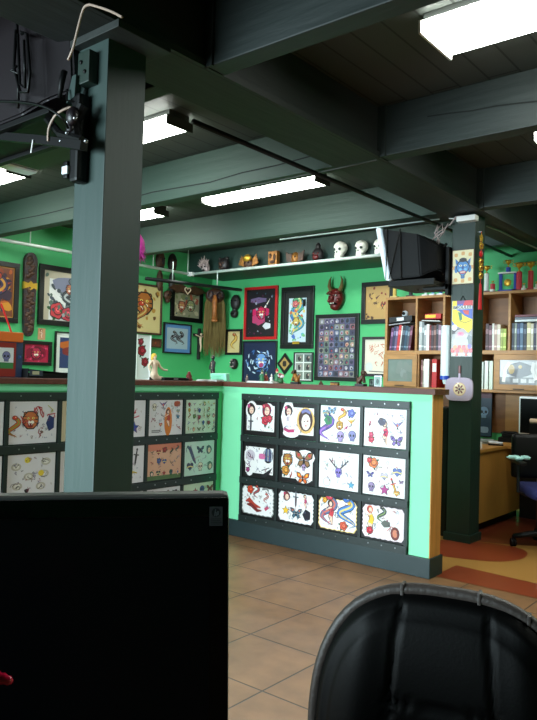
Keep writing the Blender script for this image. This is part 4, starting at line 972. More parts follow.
# stack of papers + mint note pad
t = ct(220, 4.02, 'mint_note_box', 'pale mint paper box leaning on the counter in the corner', 'box')
t.location.x += .0
MB().box(-.085, .085, -.02, .02, 0, .062, .003, rot=Matrix.Rotation(.12, 3, 'X')).build('box', M['mintpaper'], t)
A = Art(.17, .062, -.029)
for k in range(4): A.line([(-.07+.01*(k % 2), .048-.011*k), (.06-.02*(k % 3), .048-.011*k)], .0025, (90, 170, 140))
A.build('writing_lines', t)
t = ct(210, 3.93, 'paper_sheets', 'low stack of white papers on the counter corner', 'papers')
MB().box(-.1, .12, -.05, .03, 0, .006).box(-.08, .13, -.06, .02, .006, .011).build('sheets', M['paper'], t)
t = ct(265, 3.98, 'paper_sheets', 'white papers lying in front of the blue tiger picture', 'papers')
MB().box(-.11, .13, -.08, .08, 0, .006, rot=Matrix.Rotation(.05, 3, 'Z')).box(-.1, .12, -.08, .08, .0062, .012).build('sheets', M['paper'], t)
# skeleton-like dark figure
t = ct(212.5, 4.1, 'dark_tiki_figure', 'dark beaded upright figure below the straw mask', 'figure')
V = [(0, 0, .08), (0, 0, .12), (0, 0, .155), (0, 0, .175), (-.02, 0, .15), (-.026, -.01, .11), (-.014, -.02, .09), (.02, 0, .15), (.026, -.01, .11), (.014, -.02, .09), (-.013, 0, .05), (-.013, 0, .004), (.013, 0, .05), (.013, 0, .004)]
skin('body', V, [(0, 1), (1, 2), (2, 3), (2, 4), (4, 5), (5, 6), (2, 7), (7, 8), (8, 9), (0, 10), (10, 11), (0, 12), (12, 13)], [.017, .018, .018, .009, .008, .007, .006, .008, .007, .006, .011, .01, .011, .01], M['maskdark'], t, 1)
MB().ell((0, 0, .19), (.016, .016, .02), 10, 7).build('head', M['maskdark'], t, smooth=True)
b = MB()
for i in range(7):
    for e in (-1, 1): b.ell((e*.013, -.012, .01+i*.011), (.003, .003, .0025), 6, 4)
for i in range(5): b.ell((0, -.018, .1+i*.012), (.006, .003, .002), 6, 4)
for e in (-1, 1): b.ell((e*.006, -.015, .193), (.003, .003, .003), 6, 4)
b.build('white_beads', M['cream'], t)
MB().box(-.026, .026, -.02, .02, 0, .006, .002).build('foot_plate', M['maskdark'], t)
# little group of figurines
def figurine(px, y, h, body, hat, lab, wide=1):
    t = ct(px, y, 'small_figurine', lab, 'figurine'); s = h/.1; y0 = 0
    t.location.z = CZ+(.0125 if 258 < px < 282 else 0)
    MB().c(body).lathe([(.018*s*wide, 0), (.022*s*wide, .01*s), (.017*s*wide, .04*s), (.011*s, .062*s), (.006*s, .068*s)], n=12).build('body', M['vcol'], t, smooth=True)
    MB().c((222, 190, 160)).ell((0, 0, .076*s), (.0115*s, .0115*s, .012*s), 10, 7).build('head', M['vcol'], t, smooth=True)
    MB().c(hat).lathe([(.0125*s, .078*s), (.0105*s, .088*s), (.002*s, .104*s)], n=10).build('hat', M['vcol'], t, smooth=True)
    b = MB().c(body)
    for e in (-1, 1): b.tube([(e*.01*s, 0, .058*s), (e*.022*s, -.008*s, .045*s), (e*.016*s, -.018*s, .035*s)], [.005*s, .0045*s, .004*s], 6)
    b.build('arms', M['vcol'], t, smooth=True)
figurine(247, 4.0, .06, (110, 90, 84), (90, 80, 80), 'grey brown little figurine left of the figurine group')
figurine(262, 4.0, .085, (40, 110, 70), (90, 100, 70), 'green figurine, leftmost of the group on white papers')
figurine(266, 4.05, .07, (150, 60, 50), (60, 130, 80), 'squat red and green figurine on the white papers', 1.4)
figurine(271.5, 3.98, .055, (226, 226, 220), (216, 216, 214), 'small white figurine in the group on white papers')
figurine(277, 4.03, .095, (60, 120, 80), (190, 40, 50), 'tallest red hatted green figurine in front of the tiger picture', 1.2)
t = ct(281, 4.0, 'flower_ornament', 'small red and white flower ornament at the end of the figurine group', 'ornament')
b = MB().c((50, 100, 60)).lathe([(.016, 0), (.02, .02), (.012, .04)], n=10)
for i in range(7):
    a = 2*PI*i/7; b.c((180, 60, 80) if i % 2 else (226, 220, 220)).ell((.018*math.cos(a), .012*math.sin(a), .05+.008*(i % 3)), (.01, .01, .01), 7, 5)
b.build('flowers', M['vcol'], t, smooth=True)
def lion(px, y, s, lab, flip=1):
    t = ct(px, y, 'lion_statue', lab, 'statue')
    MB().box(-.035*s, .035*s, -.025*s, .025*s, 0, .016*s, .003).build('plinth', M['maskdark'], t)
    V = [(.012*flip, 0, .034), (.0, 0, .05), (-.010*flip, 0, .068), (-.02*flip, 0, .084), (-.026*flip, -.012, .045), (-.028*flip, -.012, .018), (-.022*flip, .012, .045), (-.024*flip, .012, .018), (.02*flip, -.014, .02), (.0*flip, -.016, .018), (.02*flip, .014, .02), (.0*flip, .016, .018), (.028*flip, 0, .05), (.034*flip, 0, .07)]
    V = [tuple(c*s for c in v) for v in V]
    skin('body', V, [(0, 1), (1, 2), (2, 3), (2, 4), (4, 5), (2, 6), (6, 7), (0, 8), (8, 9), (0, 10), (10, 11), (0, 12), (12, 13)], [q*s for q in (.018, .017, .016, .012, .007, .007, .007, .007, .009, .006, .009, .006, .006, .008)], M['brass'] if flip > 0 else M['maskbrown'], t, 1)
    b = MB().ell((-.022*flip*s, 0, .09*s), (.018*s, .017*s, .016*s), 10, 7); b.ell((-.038*flip*s, 0, .084*s), (.01*s, .01*s, .009*s), 8, 6)
    for k in range(9): a = 2*PI*k/9; b.ell((-.012*flip*s, .016*s*math.cos(a), .088*s+.016*s*math.sin(a)), (.008*s, .006*s, .006*s), 6, 5)
    b.build('head_and_mane', M['maskbrown'], t, smooth=True)
lion(296, 4.02, .95, 'brown guardian lion statue on the counter under the six photographs', 1)
lion(361, 4.05, 1.0, 'dark guardian lion statue on the counter right of the mosaic frame', -1)
t = ct(321, 4.05, 'little_pyramid', 'tiny dark pyramid ornament on the counter', 'ornament')
MB().lathe([(.022, 0), (.02, .006), (.002, .03)], n=4).build('body', M['maskbrown'], t)
t = ct(335, 4.05, 'little_chest', 'tiny bronze chest on the counter under the mosaic frame', 'ornament')
MB().box(-.03, .03, -.015, .015, 0, .014, .002).build('body', M['brass'], t); MB().box(-.031, .031, -.016, .016, .0145, .022, .004).build('lid', M['maskbrown'], t)
t = ct(378, 4.1, 'small_photo_stand', 'small silvery photo stand on the counter by the bookcase', 'photo stand')
MB().box(-.028, .028, -.004, .004, 0, .075, .002).build('frame', M['steel'], t); A = Art(.04, .06, -.0045); A.rect(-.022, .008, .022, .067, (120, 150, 140)); A.blob(0, .035, .012, .018, (60, 80, 80), 8); A.build('artwork', t)
t = ct(372, 4.12, 'small_photo_stand', 'short dark photo stand beside the silvery one', 'photo stand')
MB().box(-.02, .02, -.004, .004, 0, .05, .002).build('frame', M['maskdark'], t); A = Art(.04, .06, -.0045); A.rect(-.015, .006, .015, .044, (100, 120, 110)); A.blob(0, .025, .008, .012, (50, 60, 60), 8); A.build('artwork', t)
# ------------------------------------------------------------------ bookcase on the back wall
HY = 6.27
def hx(px, py=330): return at(px, py, y=HY).x
x0, x5 = hx(385), -1.22
zt = at(450, 294, y=HY).z; zm = at(415, 350.5, y=HY).z; zb = at(415, 387, y=HY).z
D_ = YW-HY
ht = thing('bookcase', 'oak bookcase with cubbies and glass doors on the back wall', 'bookcase', (x0, HY, 0))
L = x5-x0; TH = .026
def hb(name, a, b, c, d, e, f, m='oak', par=None): return MB().box(a, b, c, d, e, f, .002).build(name, M[m], par or ht)
hb('top_board', 0, L, 0, D_-.001, zt-TH, zt); hb('middle_shelf', TH, L-TH, .0, D_-.012, zm-TH*1.4, zm); hb('bottom_shelf', TH, L-TH, 0, D_-.012, zb-TH, zb)
hb('side_panel', 0, TH, 0, D_-.001, .0, zt-TH); hb('side_panel', L-TH, L, 0, D_-.001, .0, zt-TH)
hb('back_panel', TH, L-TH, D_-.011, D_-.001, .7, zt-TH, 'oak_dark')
div = [hx(416)-x0, hx(443.5)-x0, hx(474)-x0, hx(509)-x0, hx(509)-x0+.36, hx(509)-x0+.72]
for d in div: hb('divider', d-.011, d+.011, .002, D_-.012, zm, zt-TH)
ldiv = [hx(418.6)-x0, hx(447)-x0, hx(479)-x0, hx(495.5)-x0, hx(495.5)-x0+.46]
for d in ldiv: hb('divider', d-.011, d+.011, .002, D_-.012, zb, zm-TH*1.4)
hb('lower_panel', hx(495)-x0, L-TH, D_-.03, D_-.012, .7, zb-TH, 'oak')
def door(a, b, pane_draw, lab):
    z0, z1 = zb+.002, zm-TH*1.4-.002; bw = .05
    d = MB(); d.box(a, b, -.02, -.001, z0, z0+bw, .002).box(a, b, -.02, -.001, z1-bw, z1, .002).box(a, a+bw, -.0195, -.001, z0+bw, z1-bw, .002).box(b-bw, b, -.0195, -.001, z0+bw, z1-bw, .002)
    d = d.build('door', M['oak'], ht); d['label'] = lab
    MB().box(a+bw, b-bw, -.012, -.006, z0+bw, z1-bw).build('glass_pane', M['frost'], d)
    MB().box((a+b)/2-.05, (a+b)/2+.05, -.028, -.021, z0+.006, z0+.014, .002).build('pull', M['maskdark'], d)
    if pane_draw:
        A = Art(b-a-2*bw, z1-z0-2*bw, -.0122); pane_draw(A, b-a-2*bw, z1-z0-2*bw, random.Random(2))
        for v in A.mb.bm.verts: v.co.x += (a+b)/2; v.co.z += z0+bw
        A.build('pictures_on_glass', d)
def dd(A, w, h, r):
    A.rect(-w/2, 0, w/2, h, (190, 190, 196)); A.rect(-w/2, 0, w/2, h*.3, (110, 112, 116)); A.blob(0, h*.6, w*.33, h*.3, (96, 96, 104), 12, jag=.1); A.blob(-w*.2, h*.62, w*.08, h*.2, (180, 150, 90), 10); A.blob(w*.02, h*.72, w*.05, h*.08, (190, 160, 90), 8)
    for i in range(3): A.rect(-w*.16+i*w*.2, h*.08, -w*.02+i*w*.2, h*.24, (210, 210, 214))
    A.line([(-w*.4, h*.1), (-w*.36, h*.6), (-w*.25, h*.9)], .03, (214, 206, 190)); A.line([(w*.42, h*.2), (w*.32, h*.6), (w*.36, h*.9)], .03, (216, 214, 216))
def dg(A, w, h, r):
    for _ in range(9): A.blob(r.uniform(-w*.4, w*.4), r.uniform(h*.2, h*.8), .03, .04, r.choice([(110, 124, 120), (136, 146, 144), (120, 130, 124), (146, 154, 150)]), 9, jag=.2, rng=r)
    clip(A, w, h)
door(.004, ldiv[0]-.002, dg, 'left door with frosted glass'); door(ldiv[3]+.002, ldiv[4]-.002, dd, 'right door with glass showing photos and drawings'); 

def book(x, z, th, h, col, lean, lab, d=.19, group=None, name='book', cat='book', band=None, yo=.03):
    t = MB().c(col).box(-th/2, th/2, 0, d, 0, h, .0015)
    t.c((226, 220, 204)).box(-th/2+.002, th/2-.002, .012, d+.0015, h-.003, h+.0008)
    t.c(band or tuple(min(255, v+70) for v in col)).box(-th/2+.002, th/2-.002, -.0008, .001, h*.62, h*.8); t.box(-th/2+.002, th/2-.002, -.0008, .001, h*.12, h*.18)
    if lean:
        bmesh.ops.rotate(t.bm, verts=t.bm.verts[:], cent=(th/2 if lean > 0 else -th/2, 0, 0), matrix=Matrix.Rotation(lean, 3, 'Y'))
    return tag(t.build(name, M['vcol'], loc=(x0+x, HY+yo, z)), lab, cat, group)
ORD = ['first', 'second', 'third', 'fourth', 'fifth', 'sixth', 'seventh', 'eighth', 'ninth', 'tenth', 'eleventh', 'twelfth']
def row(xa, z, specs, where, lean=0):
    x = xa
    for i, (th, h, col, cn) in enumerate(specs):
        step = th+.0015+(abs(math.sin(lean))*.003)
        book(x+th/2, z+.0008, th, h, col, lean, '%s book, %s from the left in %s' % (cn, ORD[i], where), group='books in '+where)
        x += step
A1 = [(.028, .235, (84, 44, 90), 'purple'), (.024, .25, (40, 36, 76), 'indigo'), (.026, .245, (100, 84, 120), 'mauve'), (.03, .262, (190, 40, 44), 'bright red'), (.012, .25, (216, 216, 214), 'thin white'), (.03, .255, (24, 34, 52), 'black blue'), (.03, .25, (30, 60, 84), 'dark teal'), (.02, .24, (70, 80, 96), 'slate'), (.026, .25, (92, 34, 60), 'maroon')]
row(.034, zm, A1, 'the upper left cubby', .11)
A2 = [(.03, .29, (196, 200, 200), 'tall pale grey'), (.022, .285, (120, 130, 134), 'grey'), (.022, .25, (170, 172, 176), 'silver'), (.03, .26, (232, 230, 226), 'white'), (.02, .25, (120, 40, 44), 'dark red'), (.024, .245, (60, 40, 50), 'dark plum'), (.026, .25, (96, 56, 50), 'brown'), (.02, .26, (40, 40, 52), 'black'), (.03, .25, (140, 110, 130), 'dusty pink')]
row(div[0]+.02, zm, A2, 'the cubby left of the cups', 0)
A3 = [(.03, .25, (60, 24, 30), 'black cherry'), (.03, .235, (90, 50, 60), 'wine'), (.018, .25, (224, 220, 210), 'white'), (.026, .24, (170, 140, 130), 'tan'), (.03, .24, (214, 200, 180), 'cream'), (.022, .2, (150, 160, 80), 'mustard'), (.03, .2, (160, 180, 70), 'lime green')]
row(div[3]-.23, zm, A3, 'the cubby right of the post', 0)
A4 = [(.024, .25, (24, 32, 50), 'navy'), (.02, .25, (130, 140, 130), 'grey green'), (.026, .245, (30, 44, 90), 'royal blue'), (.03, .25, (70, 100, 130), 'steel blue'), (.03, .24, (20, 30, 50), 'dark navy'), (.034, .25, (206, 196, 150), 'pale yellow'), (.022, .24, (216, 210, 190), 'ivory'), (.024, .245, (60, 64, 84), 'slate blue'), (.03, .25, (224, 220, 210), 'white')]
row(div[3]+.014, zm, A4, 'the right edge cubby', 0)
def lying(name, x, z, w, h, col, lab, cat, d=.2, rot=0, extra=None):
    b = MB().c(col).box(-w/2, w/2, 0, d, 0, h, .003)
    if extra: b.c(extra[0]).box(extra[1], extra[2], -.001, .001, h*.2, h*.8)
    if rot: bmesh.ops.rotate(b.bm, verts=b.bm.verts[:], cent=(0, 0, 0), matrix=Matrix.Rotation(rot, 3, 'Y'))
    return tag(b.build(name, M['vcol'], loc=(x0+x, HY+.015, z)), lab, cat)
lying('magazine', .155, zm+.268, .24, .012, (150, 150, 156), 'grey magazine lying across the leaning books in the upper left cubby', 'magazine', rot=-.09)
lying('box_file', .165, zm+.292, .26, .055, (20, 20, 26), 'black case with white label lying on the leaning books', 'case', rot=-.06, extra=((220, 222, 226), -.04, .04))
t = thing('small_camera', 'small silver round camera on the black case in the bookcase', 'camera', (x0+.2, HY+.05, zm+.345))
MB().lathe([(.022, 0), (.03, .008), (.034, .03), (.026, .052), (.008, .06)], n=16).build('body', M['silver'], t, smooth=True)
MB().tube([(0, -.03, .03), (0, -.042, .03)], .016, 14).build('lens', M['black'], t, smooth=True)
lying('magazine', div[0]+.15, zm+.288, .2, .01, (206, 208, 206), 'pale magazine lying over books beside the cup tube', 'magazine', rot=.06)
lying('game_box', div[0]+.17, zm+.312, .17, .05, (196, 36, 36), 'red and yellow box lying on books beside the cup tube', 'box', rot=0, extra=((236, 200, 50), -.08, .03))
for k, (c_, ln) in enumerate((((110, 50, 60), 'wine red folder lying highest in the right edge cubby'), ((90, 96, 110), 'grey book lying in the middle of the flat pile in the right edge cubby'), ((216, 222, 226), 'white folder lying lowest in the flat pile in the right edge cubby'))):
    lying('folder', div[3]+.19, zm+.258+.022*(2-k), .29, .02, c_, ln, 'folder', rot=-.0)
row2 = [(.03, .2, (70, 60, 60), 'dark brown'), ]
def binder(x, z, th, h, col, lab, lc=None):
    t = thing('ring_binder', lab, 'binder', (x0+x, HY+.012, z))
    MB().c(col).box(-th/2, th/2, 0, .003, 0, h).box(-th/2, -th/2+.003, 0, .25, 0, h).box(th/2-.003, th/2, 0, .25, 0, h).build('cover', M['vcol'], t)
    MB().c((226, 224, 218)).box(-th/2+.004, th/2-.004, .004, .24, .004, h-.006).build('pages', M['vcol'], t)
    if lc: MB().c(lc).box(-th/2+.008, th/2-.008, -.0012, -.0002, h*.55, h*.85).build('spine_label', M['vcol'], t)
hb2 = at(430, 365, y=HY).z-at(430, 386, y=HY).z
bh = (zm-zb)-.085
row(ldiv[0]+.02, zb, [(.02, .27, (110, 60, 60), 'reddish brown'), (.018, .26, (190, 180, 160), 'beige')], 'the lower open cubby')
binder(ldiv[0]+.088, zb+.001, .06, bh, (236, 236, 232), 'white ring binder in the lower open cubby left of the post')
binder(ldiv[0]+.172, zb+.001, .055, bh, (196, 30, 36), 'red ring binder with white label in the lower open cubby', (228, 224, 220))
binder(ldiv[3]-.04, zb+.001, .04, bh*.95, (214, 226, 210), 'pale ring binder right of the post, next to the right glass door')
binder(ldiv[3]-.083, zb+.001, .04, bh*.95, (224, 230, 220), 'pale ring binder right of the post, second from the right glass door')
binder(ldiv[3]-.126, zb+.001, .036, bh*.92, (206, 216, 206), 'pale ring binder right of the post, against the dark post edge')

# trophies on the bookcase
TZ = zt+.0006
def cup(b, z, s, n=14): b.lathe([(.004*s, z), (.018*s, z+.003*s), (.005*s, z+.012*s), (.006*s, z+.026*s), (.024*s, z+.045*s), (.034*s, z+.075*s), (.03*s, z+.075*s), (.02*s, z+.05*s), (.002*s, z+.035*s)], n=n)
def trophy(px, h, colw, base, col, lab, tw=.022, m='gold', two=False, s=1., y=.1, star=False):
    t = thing('trophy', lab, 'trophy', (at(px, 285, y=HY+y).x, HY+y, TZ))
    w = .05*s if not two else .1*s
    MB().c(base).box(-w, w, -.03, .03, 0, .022, .003).build('base', M['vcol'], t)
    if two:
        for e in (-1, 1): MB().c(col).tube([(e*w*.78, 0, .022), (e*w*.78, 0, h*.55)], tw*.75, 10).build('column', M['vcol'], t)
    else: MB().c(col).tube([(0, 0, .022), (0, 0, h*.62)], tw, 12).build('column', M['vcol'], t)
    if two:
        MB().c((230, 232, 230)).box(-w, w, -.028, .028, h*.55, h*.55+.014, .002).build('upper_plate', M['vcol'], t)
        MB().ell((0, -.01, h*.28), (.035, .008, .035), 14, 8).build('medallion', M[m], t, smooth=True)
        MB().c(col).tube([(0, 0, h*.55+.014), (0, 0, h*.74)], tw, 10).build('column', M['vcol'], t)
        z = h*.74
    else: z = h*.62
    b = MB(); cup(b, z, s*1.0)
    q = s
    for e in (-1, 1): b.tube([(e*.03*q, 0, z+.07*q), (e*.05*q, 0, z+.075*q), (e*.052*q, 0, z+.055*q), (e*.028*q, 0, z+.045*q)], .004*q, 6)
    b.build('cup', M[m], t, smooth=True)
trophy(486.5, .30, .03, (90, 20, 30), (230, 232, 228), 'trophy with gold cup and dark red block just right of the post tassel', s=.95)
trophy(492.7, .12, .03, (220, 220, 220), (186, 36, 48), 'short red trophy beside the white one behind the post tassel', s=.34, y=.02)
trophy(508, .31, .03, (40, 70, 170), (34, 70, 180), 'double blue column trophy with gold medallion on the bookcase', two=True, s=.88)
trophy(519, .29, .03, (150, 26, 40), (200, 40, 60), 'red column trophy with gold cup beside the blue trophy', tw=.026, s=1.1)
trophy(530.5, .29, .03, (150, 26, 40), (190, 36, 44), 'red column trophy with gold cup nearest the right edge', tw=.024, s=1.1)
trophy(524, .07, .03, (226, 226, 220), (226, 226, 220), 'miniature white trophy between the two red trophies', tw=.01, s=.3, y=.05)
trophy(536.5, .08, .03, (226, 226, 220), (226, 226, 220), 'miniature white trophy at the right edge', tw=.01, s=.3, y=.05)
trophy(395, .17, .03, (206, 180, 110), (214, 180, 90), 'gold trophy at the left end of the bookcase top', s=.8, tw=.02)
trophy(411, .16, .03, (30, 30, 34), (40, 40, 46), 'dark trophy with silver cup under the television', s=.8, m='steel', tw=.02)
trophy(426, .12, .03, (226, 228, 226), (206, 222, 216), 'white trophy with silver cup under the back of the television', s=.6, m='steel', tw=.014)
trophy(433, .15, .03, (226, 230, 234), (90, 160, 210), 'light blue column trophy under the television bracket', s=.6, m='steel', tw=.014)
trophy(441, .14, .03, (226, 230, 234), (40, 90, 170), 'blue column trophy on white base left of the post', s=.65, m='steel', tw=.016)
trophy(447.5, .11, .03, (150, 60, 40), (196, 90, 50), 'small orange red trophy tucked against the post', s=.45, tw=.012)

# ------------------------------------------------------------------ desk behind the post
dx = at(481, 500, y=5.318, ).x
dk = thing('office_desk', 'oak office desk with pedestal behind the dark post', 'desk', (-2.145, 5.25, 0))
MB().box(-.46, 0, 0, 1.0, .075, .628, .003).build('pedestal', M['desk'], dk)
MB().box(-.43, -.05, .04, 1.0, 0, .075).build('toe_kick', M['black'], dk)
MB().box(-.48, .02, -.03, 1.01, .6285, .655, .004).box(.0205, 1.3, .56, 1.01, .6285, .6545, .004).build('desktop', M['desk'], dk)
MB().tube([(.27, .6, 0), (.27, .6, .628)], .018, 10).tube([(1.24, .6, 0), (1.24, .6, .628)], .018, 10).build('leg', M['steel'], dk, smooth=True)
MB().box(.001, 1.28, .93, .95, .003, .628).build('modesty_panel', M['maskdark'], dk)
DZ = .6553
def dt(px, py, name, lab, cat, z=DZ, rz=0):
    p = at(px, py, z=z); return thing(name, lab, cat, (p.x, p.y, z), rz)
t = thing('paper_pile', 'messy pile of papers on the desk beside the post', 'papers', (-2.40, 5.88, DZ))
b = MB(); r2 = random.Random(8)
for i in range(7): b.c((190-10*i, 186-8*i, 170-6*i)).box(-.14, .12, -.1, .1, .004*i, .004*i+.003, rot=Matrix.Rotation(r2.uniform(-.4, .4), 3, 'Z'))
b.build('sheets', M['vcol'], t)
t = thing('desk_telephone', 'black desk telephone among papers behind the post', 'telephone', (-2.24, 6.2, DZ), .1)
MB().prismz([(-.09, -.08), (.09, -.08), (.09, .09), (-.09, .09)], 0, .04).box(-.085, .085, .02, .085, .04, .06, .006).build('body', M['plastic'], t)
MB().tube([(-.07, -.03, .07), (-.05, -.03, .085), (.05, -.03, .085), (.07, -.03, .07)], [.02, .013, .013, .02], 8).box(-.055, .055, -.05, -.01, .04, .075, .004).build('handset', M['black'], t)
t = thing('pen_holder', 'dark pen holder with red pen near the monitor on the desk', 'pen holder', (-2.07, 6.2, DZ))
MB().lathe([(.04, 0), (.042, .11), (.038, .11), (.036, .01), (.002, .01)], n=14).build('cup', M['plastic'], t, smooth=True)
MB().tube([(0, 0, .02), (-.02, -.01, .19)], .006, 6).build('red_pen', M['red'], t); MB().tube([(.01, .01, .02), (.015, .0, .2)], .005, 6).build('white_pen', M['white'], t)
t = thing('stapler', 'small grey white stapler on the desk edge left of the swivel chair', 'stapler', (-2.19, 5.72, DZ), .4)
MB().box(-.06, .06, -.016, .016, 0, .012, .003).build('foot', M['plastic'], t); MB().box(-.06, .055, -.014, .014, .016, .034, .005, rot=Matrix.Rotation(.06, 3, 'Y')).box(.03, .05, -.01, .01, .011, .018).build('arm', M['silver'], t)
t = thing('tape_roll', 'white roll of tape on the near corner of the desk', 'tape', (-2.2, 5.36, DZ))
MB().lathe([(.022, 0), (.035, 0), (.035, .05), (.022, .05)], n=18).build('roll', M['white'], t, smooth=False)
# poster leaning behind desk
p = at(488, 406, y=6.55)
t = thing('leaning_poster', 'dark blue skull poster leaning under the bookcase', 'poster', (p.x-.02, 6.53, .6553))
zz = at(488, 392, y=6.53).z-.6553
MB().box(-.09, .07, -.004, .004, 0, zz).build('board', M['black'], t)
A = Art(.16, zz, -.0045); A.rect(-.085, .01, .065, zz-.005, (40, 60, 84)); A.skull(-.01, zz*.55, .06, (110, 140, 170)); A.rect(-.085, zz-.06, .065, zz-.005, (96, 40, 60)); A.blob(-.01, .07, .05, .03, (130, 150, 170), 8, jag=.2); A.build('artwork', t)
# office monitor
p = at(520, 395, y=5.95)
t = thing('office_monitor', 'dark monitor with silver rounded frame at the right edge', 'monitor', (-1.55, 5.98, DZ), -.12)
zc = .2; 
pl = at(514, 396, y=5.95)
w_ = -1.55-pl.x; top = pl.z-DZ
MB().box(-w_, w_, 0, .05, .08, top, .02).build('frame', M['silver'], t); MB().box(-w_+.02, w_-.02, -.003, .001, .1, top-.02).build('screen', M['screen'], t)
MB().box(-.03, .03, .015, .04, .01, .1, .004).box(-.12, .12, -.05, .09, 0, .012, .004).build('stand', M['silver'], t)
# swivel chair by the desk
px_ = at(535, 553, z=.03)
cx, cy = -1.54, 5.2
t = thing('swivel_chair', 'black swivel chair with navy seat in front of the office desk', 'chair', (cx, cy, 0), R(35))
b = MB()
for k in range(5):
    a = 2*PI*k/5+.5; b.tube([(0, 0, .12), (.16*math.cos(a), .16*math.sin(a), .1), (.29*math.cos(a), .29*math.sin(a), .075)], [.03, .022, .016], 8)
b.build('star_base', M['plastic'], t, smooth=True)
for k in range(5):
    a = 2*PI*k/5+.5; x, y = .29*math.cos(a), .29*math.sin(a)
    MB().tube([(x-.018, y, .029), (x-.004, y, .029)], .028, 12).tube([(x+.004, y, .029), (x+.018, y, .029)], .028, 12).tube([(x, y, .03), (x, y, .08)], .008, 6).build('caster', M['black'], t)
MB().tube([(0, 0, .1), (0, 0, .36)], .025, 10).build('gas_lift', M['darkmetal'], t, smooth=True)
MB().box(-.23, .23, -.22, .22, .37, .45, .035).build('seat', M['navyseat'], t, smooth=True)
MB().box(-.12, .12, -.12, .12, .35, .372).build('seat_plate', M['black'], t)
MB().box(-.26, .25, .20, .27, .47, .80, .03).build('backrest', M['plastic'], t, smooth=True)
MB().tube([(0, .15, .36), (0, .28, .38), (0, .3, .5), (0, .275, .62)], .018, 8).build('back_bar', M['black'], t, smooth=True)
for e in (-1, 1):
    MB().tube([(e*.2, .0, .37), (e*.27, .0, .40), (e*.27, .02, .6)], .012, 8).box(e*.27-.025, e*.27+.025, -.12, .14, .6, .625, .008).build('armrest', M['plastic'], t)
# cloth on a tray / aqua cloth on the arm
p = t.matrix_world
ca, sa = math.cos(R(35)), math.sin(R(35))
def on_chair(x, y, z): return (cx+ca*x-sa*y, cy+sa*x+ca*y, z)
q = thing('folded_cloth', 'crumpled pale aqua cloth on the arm of the swivel chair', 'cloth', on_chair(-.27, .0, .6255))
b = MB(); r2 = random.Random(3)
for i in range(7): b.ell((r2.uniform(-.04, .04), r2.uniform(-.05, .05), .014+r2.uniform(0, .01)), (.035, .03, .014), 10, 7, .2, r2)
b.build('cloth', M['cloth'], q, smooth=True)
q2 = at(533, 421, y=5.9)
q = thing('cardboard_tube', 'pale rolled tube lying before the office monitor at the right edge', 'tube', (q2.x, 5.75, DZ))
q.location = (at(528, 421, y=5.83).x+.02, 5.83, DZ)
zt_ = at(533, 421, y=5.83).z-DZ
MB().box(.0, .24, -.03, .05, 0, zt_-.021, .004).build('box_under', M['plastic'], q)
MB().lathe([(.012, 0), (.02, 0), (.02, .2), (.012, .2)], n=14).build('tube', M['cream'], q, smooth=False)
tb = [o for o in q.children if o.name.startswith('tube')][0]; tb.rotation_euler = (0, PI/2, 0); tb.location = (0, 0, zt_)
# ------------------------------------------------------------------ televisions
def television(lab, near, S):
    """S: rings of (x, z0, z1, y0, y1) from the screen front backwards"""
    xm = (S[0][0]+S[-1][0])/2; ym = (S[0][3]+S[0][4])/2; zm_ = min(s[1] for s in S)
    t = thing('tube_television', lab, 'television', (xm, ym, zm_))
    def ring(b, s, k=0): return [b.bm.verts.new((s[0]-xm, y-ym, z-zm_)) for y, z in ((s[3]+k, s[1]+k), (s[4]-k, s[1]+k), (s[4]-k, s[2]-k), (s[3]+k, s[2]-k))]
    return t, ring, (xm, ym, zm_)
def tv_build(lab, tl, bl, tr, br, yn, W, bez, body, tilt):
    """corner points measured on the near side face"""
    xm = (tl.x+br.x)/2; ym = yn+W/2; z0 = min(bl.z, br.z)
    t = thing('tube_television', lab, 'television', (xm, ym, z0))
    ax = (tr-tl); bx = (br-bl)
    def quad(f, inset, zi=0):
        a = tl+ax*f; c = bl+bx*f; d = (a-c)
        a2, c2 = a-d*zi, c+d*zi
        return [Vector((a2.x, yn+inset, a2.z)), Vector((a2.x, yn+W-inset, a2.z)), Vector((c2.x, yn+W-inset, c2.z)), Vector((c2.x, yn+inset, c2.z))]
    def loft(qs, name, m, sm=False):
        b = MB(); o = Vector((xm, ym, z0)); rg = [[b.bm.verts.new(v-o) for v in q] for q in qs]
        b.face(rg[0]); b.face(rg[-1][::-1])
        for A_, B_ in zip(rg, rg[1:]):
            for k in range(4): b.face([A_[k], A_[(k+1) % 4], B_[(k+1) % 4], B_[k]])
        bmesh.ops.bevel(b.bm, geom=b.bm.edges[:], offset=.008, segments=2, affect='EDGES')
        return b.build(name, m, t, smooth=False)
    loft([quad(0, .006, .01), quad(.03, -.006, -.015), quad(.13, -.006, -.015), quad(.145, .002, 0)], 'front_bezel', bez)
    loft([quad(.147, .004, .0), quad(.8, .012, .02), quad(.93, .05, .12), quad(1.05, .1, .2)], 'casing', body)
    b = MB(); q = [v-Vector((xm, ym, z0)) for v in quad(-.01, .05, .09)]; b.face([b.bm.verts.new(v) for v in q]); b.build('screen', M['screen'], t)
    return t
YS = 4.64
tl, bl, tr, br = at(375, 228, y=YS), at(384.5, 280, y=YS), at(428, 234, y=YS), at(429, 276, y=YS)
tvf = tv_build('dark tube television with silver front on a bracket left of the far post', tl, bl, tr, br, YS, .46, M['silver'], M['tvfar'], 0)
b = MB(); o = tvf.location
for px in (388, 401):
    a, c = at(px-1, 229, y=YS-.004), at(px+(-2 if px < 390 else 0), 279, y=YS-.004); a = a-o; c = c-o
    b.tube([tuple(a), tuple(c)], .005, 5)
b.tube([tuple(at(400, 229, y=YS-.004)-o), tuple(at(389, 279, y=YS-.004)-o)], .004, 5)
b.build('strap', M['black'], tvf)
